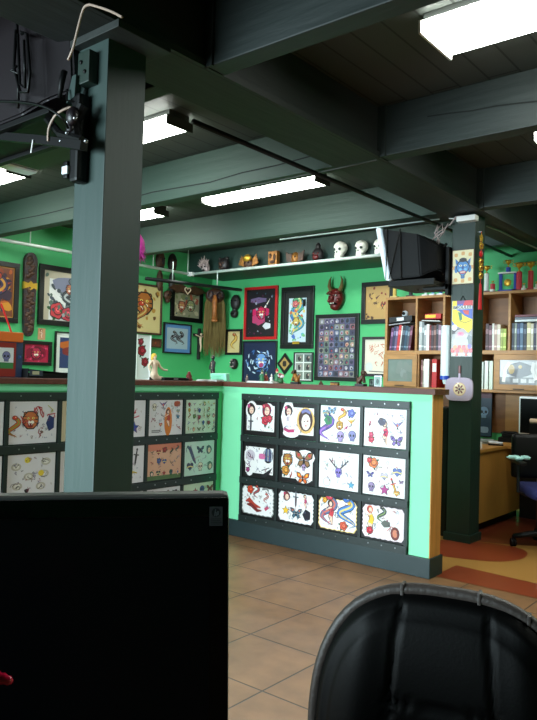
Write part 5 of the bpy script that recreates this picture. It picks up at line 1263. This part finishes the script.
# bracket of the far television
zb_ = min(bl.z, br.z)
br_t = thing('television_bracket', 'black metal bracket holding the television to the far post', 'bracket', (-2.25, 4.95, zb_-.05))
BX = br.x+2.25; AX = bl.x+2.25
MB().box(AX+.01, BX+.02, -.27, .17, .0, .03, .003, ).box(AX+.01, BX+.02, -.27, -.25, .028, .045).build('tray', M['black'], br_t)
MB().box(-.2, .008, -.10, -.03, -.02, .022, .003).box(-.02, .008, -.10, .02, -.06, .3, .003).build('arm', M['black'], br_t)
MB().tube([(-.28, -.03, .0), (-.18, -.05, .1), (-.1, -.06, .24), (-.01, -.06, .3)], .014, 8).tube([(-.05, -.07, .1), (-.12, -.08, .2), (-.08, -.09, .26), (-.02, -.08, .33)], .01, 8).build('support_rod', M['darkmetal'], br_t, smooth=True)
c_ = thing('loose_cable', 'pale tangle of cables hanging behind the far television', 'cable', tuple(at(438, 240, y=4.85)))
b = MB(); r2 = random.Random(12)
for k in range(6):
    P = [Vector((r2.uniform(-.03, .1), r2.uniform(-.02, .02), .12)), Vector((r2.uniform(-.02, .08), r2.uniform(-.03, .03), .05)), Vector((r2.uniform(-.06, .02), 0, .0)), Vector((r2.uniform(-.03, .03), 0, -.06)), Vector((.03+r2.uniform(-.02, .02), 0, -.12))]
    b.tube(P, .004, 5)
b.build('cable_strands', M['coral'], c_, smooth=True); MB().box(.0, .05, -.02, .02, -.14, -.05, .005).build('plug_box', M['tvfar'], c_)
b = MB().tube([(.09, 0, .1), (.14, .0, .16), (.17, .04, .17)], .005, 6).build('cable_tail', M['coral'], c_)
# near television
YN = 1.42
tl, bl, tr, br = at(-70, -28, y=YN), at(-66, 90, y=YN), at(40, -8, y=YN), at(44, 106, y=YN)
lim = 2.69
bl.z = br.z
s = min(1, (lim-bl.z)/(tl.z-bl.z)); tl = bl+(tl-bl)*s; s = min(1, (lim-br.z)/(tr.z-br.z)); tr = br+(tr-br)*s
tvn = tv_build('dark purplish tube television filling the upper left corner', tl, bl, tr, br, YN, .46, M['silver'], M['tvbody'], 0)
# straps and cord bundle on the near television
o = tvn.location
sn = thing('cord_bundle', 'dark cord coiled and hanging on the side of the near television', 'cord', tuple(at(20, 60, y=YN-.02)))
o = sn.location
def rel(px, py, y): return tuple(at(px, py, y=y)-o)
b = MB(); b.tube([rel(14, -20, YN-.012), rel(16, 10, YN-.012), rel(19, 60, YN-.012), rel(18, 108, YN-.012)], .006, 6)
b.tube([rel(16, 30, YN-.02), rel(14, 68, YN-.022), rel(20, 92, YN-.022), rel(28, 92, YN-.022), rel(30, 74, YN-.022), rel(27, 34, YN-.02), rel(21, 32, YN-.02)], .006, 6)
b.tube([rel(18, 34, YN-.02), rel(20, 84, YN-.024), rel(25, 88, YN-.024), rel(24, 40, YN-.024)], .005, 6); b.tube([rel(17, 66, YN-.02), rel(11, 71, YN-.025), rel(20, 74, YN-.02)], .005, 6)
b.build('coiled_cord', M['plastic'], sn, smooth=True)
MB().tube([rel(22, 34, YN+.004), rel(22, 34, YN-.03)], .006, 6).build('hook', M['darkmetal'], sn)
zc = min(bl.z, br.z)
bt = thing('television_bracket', 'black metal bracket with long arm holding the near television', 'bracket', (-2.17, 1.53, zc-.06))
ox_, oz_ = bt.location.x, bt.location.z
V_ = lambda px, py, y=1.46: at(px, py, y=y)-bt.location
a1, a2 = V_(-40, 112, 1.41), V_(70, 136, 1.46)
b = MB(); xr_ = br.x-ox_
b.box(tl.x-ox_+.02, xr_+.03, -.11, -.07, .03, .052, .002); b.box(tl.x-ox_+.02, xr_+.03, .12, .15, .03, .052, .002); b.box(tl.x-ox_+.02, xr_+.03, -.07, .12, .046, .052); b.build('tray', M['black'], bt)
b = MB(); p0, p1, p2 = V_(-30, 134), V_(40, 140), V_(84, 146)
b.tube([tuple(p0), tuple(p1), tuple(p2)], .022, 4); b.tube([tuple(V_(45, 116)), tuple(V_(60, 134)), tuple(V_(82, 140))], .014, 6); b.build('arm', M['black'], bt)
z1, z0_ = V_(84, 98, 1.545), V_(84, 184, 1.545)
b = MB().box(-.03, .022, -.032, .0205, z0_.z, z1.z, .012); b.tube([tuple(V_(83, 105, 1.49)), tuple(V_(74, 122, 1.48)), tuple(V_(76, 140, 1.48))], .022, 8); b.box(-.055, -.028, -.04, .0, z0_.z+.015, z0_.z+.08, .006)
b.build('post_channel', M['plastic'], bt)
b = MB(); 
for px, py in ((67, 133), (61, 141), (75, 118), (68, 122), (86, 141)): b.ell(tuple(V_(px, py, 1.45)), (.008, .008, .008), 8, 6)
b.build('bolt', M['steel'], bt, smooth=True)
MB().ell(tuple(V_(72, 116, 1.46)), (.028, .02, .035), 10, 8).ell(tuple(V_(70, 128, 1.46)), (.018, .014, .02), 8, 6).build('swivel_joint', M['tvbody'], bt, smooth=True)
MB().box(-.02-.035, -.02, -.045, -.032, z0_.z+.03, z0_.z+.06, .004).build('warning_tag', M['silver'], bt)
# cables and junction boxes on the near post
def cable(name, lab, pts, r, m): return tag(MB().tube(smooth3(pts), r, 6).build(name, M[m], smooth=True), lab, 'cable')
def smooth3(P, k=6):
    P = [Vector(p) for p in P]; Q = [P[0]]+P+[P[-1]]; out = []
    for i in range(len(P)-1):
        p0, p1, p2, p3 = Q[i:i+4]
        for t in range(k):
            t /= k; out.append(.5*((2*p1)+(p2-p0)*t+(2*p0-5*p1+4*p2-p3)*t*t+(3*p1-p0-3*p2+p3)*t**3))
    return out+[P[-1]]
A_ = lambda px, py, y: at(px, py, y=y)
cable('hanging_cable', 'pale tan cable looping from the bracket up to the girder', [A_(68, 60, 1.38), A_(73, 48, 1.38), A_(78, 28, 1.38), A_(83, 10, 1.38), A_(88, 5, 1.38), A_(95, 6, 1.38), A_(110, 11, 1.38), A_(122, 17, 1.38)], .0045, 'cable')
cable('tan_cable', 'short tan cable arching below the white plug on the near bracket', [A_(48, 141, 1.44), A_(49, 128, 1.44), A_(55, 116, 1.44), A_(63, 110, 1.44), A_(71, 107, 1.45)], .0045, 'cable')
cable('white_wire', 'small white wire end hanging under the near bracket', [A_(33, 140, 1.44), A_(32, 147, 1.44), A_(31, 153, 1.44)], .003, 'white')
cable('black_cable', 'black cable sagging beneath the near television', [A_(-10, 101, 1.36), A_(20, 102, 1.36), A_(45, 107, 1.36), A_(62, 118, 1.38), A_(68, 128, 1.43)], .005, 'plastic')
j = A_(90, 70, 1.54)
t = thing('junction_box', 'dark green electrical box fixed high on the near post', 'electrical box', tuple(j))
MB().box(-.034, .034, -.03, .012, -.06, .06, .004).build('box', M['postdark'], t); MB().ell((-.012, -.033, .02), (.008, .005, .008), 8, 5).ell((.012, -.033, -.02), (.008, .005, .008), 8, 5).build('knockout', M['black'], t)
j = A_(72, 90, 1.50)
t = thing('power_adapter', 'pale grey green plate with black plug beside the near post', 'adapter', tuple(j))
MB().prism([(-.028, -.045), (.022, -.03), (.028, .05), (.004, .05)], -.004, .02).build('plate', M['postgreen'], t)
MB().tube([(-.022, -.02, .07), (-.03, -.025, .03), (-.04, -.025, -.03)], [.012, .012, .008], 8).build('plug', M['black'], t, smooth=True)
MB().tube([(-.01, -.015, .0), (-.0, -.02, -.045), (.02, .0, -.05)], .004, 6).build('plug_lead', M['black'], t)

# ------------------------------------------------------------------ things fixed to the far post
PY = 4.896
t = thing('demon_picture', 'cream card with blue demon face on the far post', 'picture', (-2.146, PY, 1.906))
MB().box(-.088, .086, -.01, -.0005, -.006, .256, .002).build('board', M['maskbrown'], t)
A = Art(.17, .25, -.0105); A.rect(-.08, .0, .08, .25, (226, 212, 170)); 
for x, z in ((-.055, .03), (.055, .03), (-.055, .215), (.055, .215), (0, .225), (.0, .02), (-.068, .12), (.068, .12)): A.blob(x, z, .014, .014, (214, 160, 100), 8, jag=.2)
for e in (-1, 1): A.poly([(e*.03, .16), (e*.06, .19), (e*.055, .14)], (60, 110, 170)); A.blob(e*.052, .11, .014, .03, (60, 120, 180), 8)
A.blob(0, .125, .05, .065, (24, 30, 50), 14, pet=4, pa=.1); A.blob(0, .122, .044, .056, (70, 130, 190), 14, pet=4, pa=.1); A.blob(0, .175, .03, .014, K, 8, jag=.2)
for e in (-1, 1): A.blob(e*.018, .135, .012, .007, (240, 240, 220), 8); A.blob(e*.018, .135, .005, .005, K, 6); A.blob(e*.02, .105, .012, .01, (120, 180, 220), 8)
A.blob(0, .12, .009, .014, (40, 80, 140), 8); A.blob(0, .085, .026, .012, (200, 60, 60), 8); A.rect(-.018, .083, .018, .089, (240, 240, 230)); A.blob(0, .05, .016, .014, (60, 100, 150), 8, jag=.2)
A.build('artwork', t)
# colourful tin sign
t = thing('colourful_tin_sign', 'tall tin sign with yellow bird shape and white figure on the far post', 'sign', (-2.144, PY, 1.365))
h = .415
MB().box(-.082, .08, -.006, -.0005, 0, h, .002).build('plate', M['white'], t)
A = Art(.16, h, -.0063); W_ = .079
A.rect(-W_, 0, W_, h, (150, 148, 150)); A.rect(-W_, h*.52, W_, h, (60, 90, 180)); A.rect(-W_, h*.94, W_, h, (120, 60, 130)); A.poly([(.0, h*.9), (W_, h*.9), (W_, h), (.02, h)], (206, 40, 60)); A.poly([(-W_, h), (-.045, h), (-.04, h*.8), (-W_, h*.7)], (236, 206, 40))
A.rect(-.072, h*.845, W_-.006, h*.91, (226, 228, 230))
A.poly([(-W_, h*.82), (-.03, h*.82), (.02, h*.72), (W_, h*.66), (W_, h*.5), (.05, h*.42), (.0, h*.5), (-.05, h*.55), (-W_, h*.64)], (240, 214, 44)); A.poly([(-.035, h*.8), (-.005, h*.78), (.0, h*.66), (-.02, h*.64)], (40, 120, 80)); A.poly([(.0, h*.83), (.05, h*.82), (.05, h*.74), (.02, h*.76)], (206, 60, 50))
A.line([(-.02, h*.64), (.02, h*.6), (.07, h*.64)], .006, (150, 130, 30)); A.poly([(-W_, h*.5), (-.01, h*.5), (.03, h*.43), (-W_, h*.4)], (60, 56, 60)); A.poly([(.03, h*.4), (W_, h*.36), (W_, h*.2), (.05, h*.2)], (70, 80, 90))
A.blob(-.06, h*.52, .022, .024, (230, 230, 232), 10); A.blob(-.005, h*.38, .05, .05, (180, 168, 174), 14, pet=5, pa=.08); A.blob(-.01, h*.4, .026, .018, (220, 120, 150), 10); A.blob(-.012, h*.4, .012, .008, (200, 60, 110), 8); A.blob(-.01, h*.24, .06, .05, (170, 172, 170), 12, jag=.06)
for i in range(9): A.blob(-.068+i*.017, h*(.11+.05*(i % 2)), .016, .018, [(206, 40, 40), (230, 120, 60), (190, 40, 60)][i % 3], 8, jag=.2)
A.blob(.06, h*.18, .016, .02, (90, 60, 160), 8)
for i in range(6): A.blob(-.06+i*.024, h*.035, .012, .012, [(230, 220, 190), (190, 60, 40), (236, 232, 226)][i % 3], 8)
A.build('artwork', t)
# lettering band of the sign, as legible in the photograph
fc = bpy.data.curves.new('lettering', 'FONT'); fc.body = 'BROULEE'; fc.size = .034; fc.align_x = 'CENTER'; fc.extrude = .0003
fo = bpy.data.objects.new('lettering', fc); C.objects.link(fo)
dg_ = bpy.context.evaluated_depsgraph_get(); me = bpy.data.meshes.new_from_object(fo.evaluated_get(dg_)); bpy.data.objects.remove(fo)
for v in me.vertices:
    x, y, z = v.co; v.co = (x*1.0, -.0105-z, y)
fo = bpy.data.objects.new('lettering', me); C.objects.link(fo); me.materials.clear(); me.materials.append(M['maskdark']); fo.parent = t; fo.location = (.0, 0, h*.852)
MB().tube([(-.02, -.004, h), (0, -.006, h+.035), (.02, -.004, h)], .0025, 5).build('hanger', M['black'], t)
# pot holder
t = thing('pot_holder', 'lilac quilted square pot holder with brown floral circle on the far post', 'pot holder', (-2.155, PY, 1.035))
pts = []
for i in range(48):
    a = 2*PI*i/48; c_a, s_a = math.cos(a), math.sin(a); q = (abs(c_a)**4.2+abs(s_a)**4.2)**(-1/4.2); pts.append((.106*q*c_a, .088+.086*q*s_a))
MB().prism(pts, -.018, -.0006).build('pad', M['lilac'], t)
A = Art(.2, .17, -.0185); A.blob(.006, .088, .05, .05, (206, 160, 120), 22); A.blob(.006, .088, .045, .045, (222, 196, 150), 22)
for i in range(7): a = 2*PI*i/7; A.blob(.006+.024*math.cos(a), .088+.024*math.sin(a), .014, .007, (110, 40, 36), 8, rot=a)
A.blob(.006, .088, .01, .01, (60, 30, 30), 8); A.build('floral_print', t)
MB().box(-.008, .008, -.012, -.004, .17, .205, .002).build('strap', M['lilac'], t); MB().box(-.009, .009, -.014, -.003, .205, .262, .003).build('strap_end', M['maskred'], t)
# cup tube
t = thing('cup_dispenser', 'tall stack of white paper cups in a tube on the far post side', 'cup dispenser', (-2.285, 4.93, 1.17))
b = MB(); P = [(.028, .045)]
for i in range(24): P += [(.0385, .05+i*.0158), (.0385, .06+i*.0158), (.0372, .0605+i*.0158)]
P += [(.036, .43), (.002, .43)]; b.lathe([(.002, .045)]+P, n=18); b.build('cup_stack', M['cup'], t, smooth=False)
MB().lathe([(.03, .02), (.041, .022), (.041, .05), (.036, .05)], n=18).build('holder_ring', M['blue'], t); MB().lathe([(.016, -.012), (.024, .02), (.002, .021)], n=14).build('lowest_cup', M['cup'], t)
MB().box(.03, .0445, -.012, .012, .1, .13).box(.03, .0445, -.012, .012, .3, .33).build('clip', M['darkmetal'], t)
# white emergency lamp on the post top
t = thing('white_box_lamp', 'small white box fixed at the top of the far post', 'box', (-2.11, PY, 2.36))
MB().box(-.07, .075, -.07, -.0005, 0, .04, .005).build('case', M['white'], t); MB().tube([(-.07, -.03, .03), (-.11, -.03, .035), (-.15, -.02, .045)], .004, 6).build('lead', M['white'], t)
# hanging gold and red tassel
tp = at(481.5, 233, x=-2.03)
t = thing('gold_red_tassel', 'gold star ornament with knots and red tassel hanging on the far post', 'tassel', (-2.03, tp.y, tp.z))
b = MB(); 
def zt2(py): return at(481.5, py, x=-2.03).z-tp.z
sp = []
for i in range(10):
    a = PI*i/5; r = .038 if i % 2 == 0 else .02; sp.append((r*math.sin(a), r*math.cos(a)+zt2(238)))
A0 = [b.bm.verts.new((-.0, p[0], p[1])) for p in sp]; cf = b.bm.verts.new((.014, 0, zt2(238))); cb = b.bm.verts.new((-.014, 0, zt2(238)))
for i in range(10): b.face([cf, A0[i], A0[(i+1) % 10]]); b.face([cb, A0[(i+1) % 10], A0[i]])
b.build('gold_star', M['gold'], t)
for k, py in enumerate((246, 262, 268, 276)):
    b = MB()
    b.tube([(0, -.02, zt2(py)+.02), (.008, .015, zt2(py)+.01), (.0, .022, zt2(py)-.015), (0, -.012, zt2(py)-.02), (0, -.024, zt2(py)), (0, -.0, zt2(py)+.02)], .007, 6)
    b.build('gold_knot', M['gold'], t, smooth=False)
b = MB().ell((0, 0, zt2(254)), (.014, .02, .024), 8, 6)
for i in range(12): a = 2*PI*i/12; b.tube([(.004*math.cos(a), .006*math.sin(a), zt2(284)), (.01*math.cos(a), .014*math.sin(a), zt2(310))], .004, 5)
b.build('red_tassel', M['red'], t); MB().tube([(0, 0, zt2(310)+.03), (0, 0, .012)], .0025, 5).build('string', M['red'], t)
MB().tube([(-.03, 0, .01), (.0, 0, .01)], .003, 6).build('nail', M['steel'], t)
t = thing('dark_cabinet', 'dark cabinet seen in the gap between counter end and far post', 'cabinet', (-2.62, 5.08, 0))
MB().box(-.35, .34, -.1, .12, 0, .98, .01).build('body', M['darkmetal'], t); MB().box(.2, .3, -.112, -.1, .8, .83, .004).build('handle', M['steel'], t)

# ------------------------------------------------------------------ foreground: desk, monitor, pen, leather chair
d_ = .66
myaw = YAW+R(5)
rx = Vector((math.cos(myaw), math.sin(myaw), 0)); nx_ = Vector((math.sin(myaw), -math.cos(myaw), 0))
trp = EYE+(fw+RT*((229.5-268.5)/F)-UP*((491.5-360)/F))*d_
MW, MH = .49, .325
cen = trp-rx*(MW/2)
mz = .7155
mn = thing('computer_monitor', 'black glossy flat computer monitor filling the lower left foreground', 'monitor', (cen.x, cen.y, mz), myaw)
ds = thing('reception_desk', 'dark desk carrying the black monitor in the foreground', 'desk', (cen.x, cen.y, 0), myaw)
MB().box(-.5, .2, -.13, .36, .68, .715, .005).build('desktop', M['maskdark'], ds)
for e in (-.48, .15): MB().box(e, e+.03, -.11, .34, 0, .68).build('side_panel', M['maskdark'], ds)
roll = Matrix.Rotation(R(-1.5), 3, 'Y'); Ht = trp.z-mz-.010
def mpart(b, name, m, par, smooth=False):
    bmesh.ops.rotate(b.bm, verts=b.bm.verts[:], cent=(0, 0, Ht), matrix=roll); return b.build(name, m, par, smooth)
zb2 = Ht-MH
b = MB().box(-MW/2, MW/2, .006, .035, zb2, Ht, .006).box(-MW*.35, MW*.35, .036, .055, zb2+.05, Ht-.05, .012); shell = mpart(b, 'shell', M['bezeltop'], mn)
bw = .0185
b = MB().box(-MW/2+.001, MW/2-.001, 0, .0055, Ht-bw-.001, Ht-.0025, .001).box(-MW/2+.001, MW/2-.001, 0, .0055, zb2+.001, zb2+bw+.008, .001).box(-MW/2+.001, -MW/2+bw, .0, .0055, zb2+bw+.0085, Ht-bw-.0015).box(MW/2-bw, MW/2-.001, 0, .0055, zb2+bw+.0085, Ht-bw-.0015)
mpart(b, 'bezel', M['bezel'], mn)
mpart(MB().box(-MW/2+bw+.0003, MW/2-bw-.0003, .003, .0055, zb2+bw+.009, Ht-bw-.002), 'screen', M['screen'], mn)
A = Art(.02, .03, -.0003); bx, bz = MW/2-.0125, Ht-.019
A.rect(bx-.0062, bz-.0095, bx+.0062, bz+.0085, (58, 60, 62)); A.blob(bx, bz+.003, .0042, .0042, (18, 22, 26), 18)
A.line([(bx-.0014, bz-.0002), (bx-.0004, bz+.0062)], .0006, (90, 96, 100)); A.line([(bx-.0009, bz+.003), (bx+.0002, bz+.0032), (bx-.0002, bz-.0002)], .0006, (90, 96, 100)); A.line([(bx+.0006, bz-.0006), (bx+.0016, bz+.0042), (bx+.0026, bz+.004), (bx+.0022, bz+.001), (bx+.001, bz+.0012)], .0006, (90, 96, 100))
for i in range(4): A.line([(bx-.005, bz-.003-i*.0016), (bx+.005-(i % 2)*.001, bz-.003-i*.0016)], .0006, (26, 28, 30))
bmesh.ops.rotate(A.mb.bm, verts=A.mb.bm.verts[:], cent=(0, 0, Ht), matrix=roll); st = A.build('logo_sticker', mn)
MB().box(-.035, .035, .056, .075, .012, zb2+.12, .005).build('stand_neck', M['plastic'], mn); MB().lathe([(.11, 0), (.11, .006), (.05, .014), (.002, .014)], (0, .06, 0), n=28, sy=.8).build('stand_base', M['plastic'], mn, smooth=False)
# desk organizer just outside the frame with pink pen sticking out
tip = EYE+(fw+RT*((12.5-268.5)/F)-UP*((682-360)/F))*.5
far = EYE+(fw+RT*((-38-268.5)/F)-UP*((664-360)/F))*.5
og = thing('desk_organizer', 'tall dark desk organizer beside the monitor, beyond the left edge', 'organizer', (far.x, far.y, mz), YAW)
og.location = (far.x, far.y, mz)
oh = far.z-mz
MB().box(-.06, .002, -.04, .04, 0, oh-.006, .003).box(-.06, -.03, -.04, .04, oh-.006, oh+.05, .003).build('body', M['plastic'], og)
pn = thing('pink_pen', 'shiny pink ribbed pen tip poking in at the left edge before the monitor', 'pen', tuple(far))
dv = (tip-far); n_ = 16; P = []; rr_ = []
for i in range(n_+1):
    f = i/n_; P.append(tuple(dv*f)); rr_.append(.0038+.0006*(1 if i % 2 else -1) if i < n_-1 else (.0034 if i == n_-1 else .0014))
MB().tube(P, rr_, 12).build('barrel', M['pink'], pn, smooth=True)
MB().tube([tuple(dv*-.5), tuple(dv*-.01)], .0036, 10).build('cap', M['red'], pn, smooth=True)

# leather office chair
ctop = EYE+(fw+RT*((446-268.5)/F)-UP*((596-360)/F))*1.17
cyaw = R(16)
ch = thing('leather_office_chair', 'black leather office chair back at the lower right', 'chair', (ctop.x, ctop.y, 0), cyaw)
HW, HH, zc_ = .222, .27, ctop.z-.27
def pad(y_front, y_back, hw, hh, zc0, name, m, seams, ex=3.0):
    b = MB(); N_ = 56; g = []
    def pos(u, v):
        L_ = max(abs(u), abs(v))
        if L_ < 1e-6: return 0, 0, 0
        s_ = (abs(u)**ex+abs(v)**ex)**(1/ex); f = L_/s_
        return u*f, v*f, L_
    for sgn in (1, -1):
        rows = []
        for i in range(N_+1):
            r_ = []
            for j in range(N_+1):
                u, v = -1+2*i/N_, -1+2*j/N_
                x, z, L_ = pos(u, v)
                wtop = 1+.05*(-z)*0 - .10*max(0, z)**2
                X = x*hw*wtop; Z = z*hh
                edge = max(0, 1-L_**5)
                if sgn > 0:
                    y = y_front*edge**.6
                    if seams:
                        for sx_ in (-.40, .40):
                            q = abs(x-(sx_-.05*z*(1 if sx_ > 0 else -1)))*hw; y += .010*math.exp(-(q/.004)**2)*(L_ < .93)
                        if abs(x) < .40:
                            for sz_ in (.36, -.3): y += .009*math.exp(-((z-sz_)*hh/.004)**2)
                        y += .007*math.exp(-((L_-.9)*hw/.004)**2)
                        y += -.010*(math.exp(-((abs(x)-.62)/.16)**2))
                else: y = y_back*edge**.6
                y += .22*X*X*-1.2
                r_.append(b.bm.verts.new((X, y, zc0+Z)))
            rows.append(r_)
        for i in range(N_):
            for j in range(N_): b.face([rows[i][j], rows[i+1][j], rows[i+1][j+1], rows[i][j+1]])
    bmesh.ops.remove_doubles(b.bm, verts=b.bm.verts[:], dist=.0006)
    return b.build(name, m, ch, smooth=True)
pad(-.045, .05, HW, HH, zc_, 'backrest', M['leather'], True)
# piping around the back
P = []
for i in range(73):
    a = 2*PI*i/72; c_a, s_a = math.cos(a), math.sin(a); q = (abs(c_a)**3+abs(s_a)**3)**(-1/3)
    x, z = c_a*q, s_a*q; X = x*(HW+.004)*(1-.10*max(0, z)**2); P.append((X, -.264*X*X+.006, zc_+z*(HH+.004)))
MB().tube(P, .011, 10, cap=False).build('leather_rim', M['leatherrim_lit'], ch, smooth=True)
b = MB()
for k in (11, 15, 22):
    p_ = Vector(P[k]); b.box(p_.x-.003, p_.x+.003, p_.y-.012, p_.y+.012, p_.z-.011, p_.z+.0118, .002)
b.build('rim_stitch_tab', M['leatherrim_lit'], ch)
b = MB().box(-.24, .24, -.47, .0, .40, .49, .04); b.build('seat_cushion', M['leather'], ch, smooth=True)
MB().tube([(0, -.2, .37), (0, .06, .36), (0, .1, .45), (0, .06, .62)], .02, 8).box(-.12, .12, -.35, -.1, .365, .4).build('back_support', M['plastic'], ch)
MB().tube([(0, -.22, .1), (0, -.22, .37)], .026, 10).build('gas_lift', M['darkmetal'], ch, smooth=True)
b = MB()
for k in range(5): a = 2*PI*k/5+.3; b.tube([(0, -.22, .12), (.28*math.cos(a), -.22+.28*math.sin(a), .078)], [.03, .018], 8)
b.build('star_base', M['plastic'], ch, smooth=True)
for k in range(5):
    a = 2*PI*k/5+.3; x, y = .28*math.cos(a), -.22+.28*math.sin(a)
    MB().tube([(x-.02, y, .028), (x+.02, y, .028)], .0275, 12).tube([(x, y, .03), (x, y, .08)], .008, 6).build('caster', M['black'], ch)

# ------------------------------------------------------------------ light
def area(name, loc, rot, sx, sy, e, col):
    l = bpy.data.lights.new(name, 'AREA'); l.shape = 'RECTANGLE'; l.size = sx; l.size_y = sy; l.energy = e; l.color = col; l.spread = R(85)
    o = bpy.data.objects.new(name, l); C.objects.link(o); o.location = loc; o.rotation_euler = rot; return o
area('window_daylight', (-4.0, -2.95, 1.35), (R(80), 0, R(-8)), 3.9, 1.5, 235, (.74, .93, 1.0))
W = bpy.data.worlds.new('world'); bpy.context.scene.world = W; W.use_nodes = True
W.node_tree.nodes['Background'].inputs[0].default_value = (.5, .6, .7, 1); W.node_tree.nodes['Background'].inputs[1].default_value = .6
vs = bpy.context.scene.view_settings
vs.view_transform = 'Standard'; vs.look = 'None'; vs.exposure = 0; vs.gamma = 1
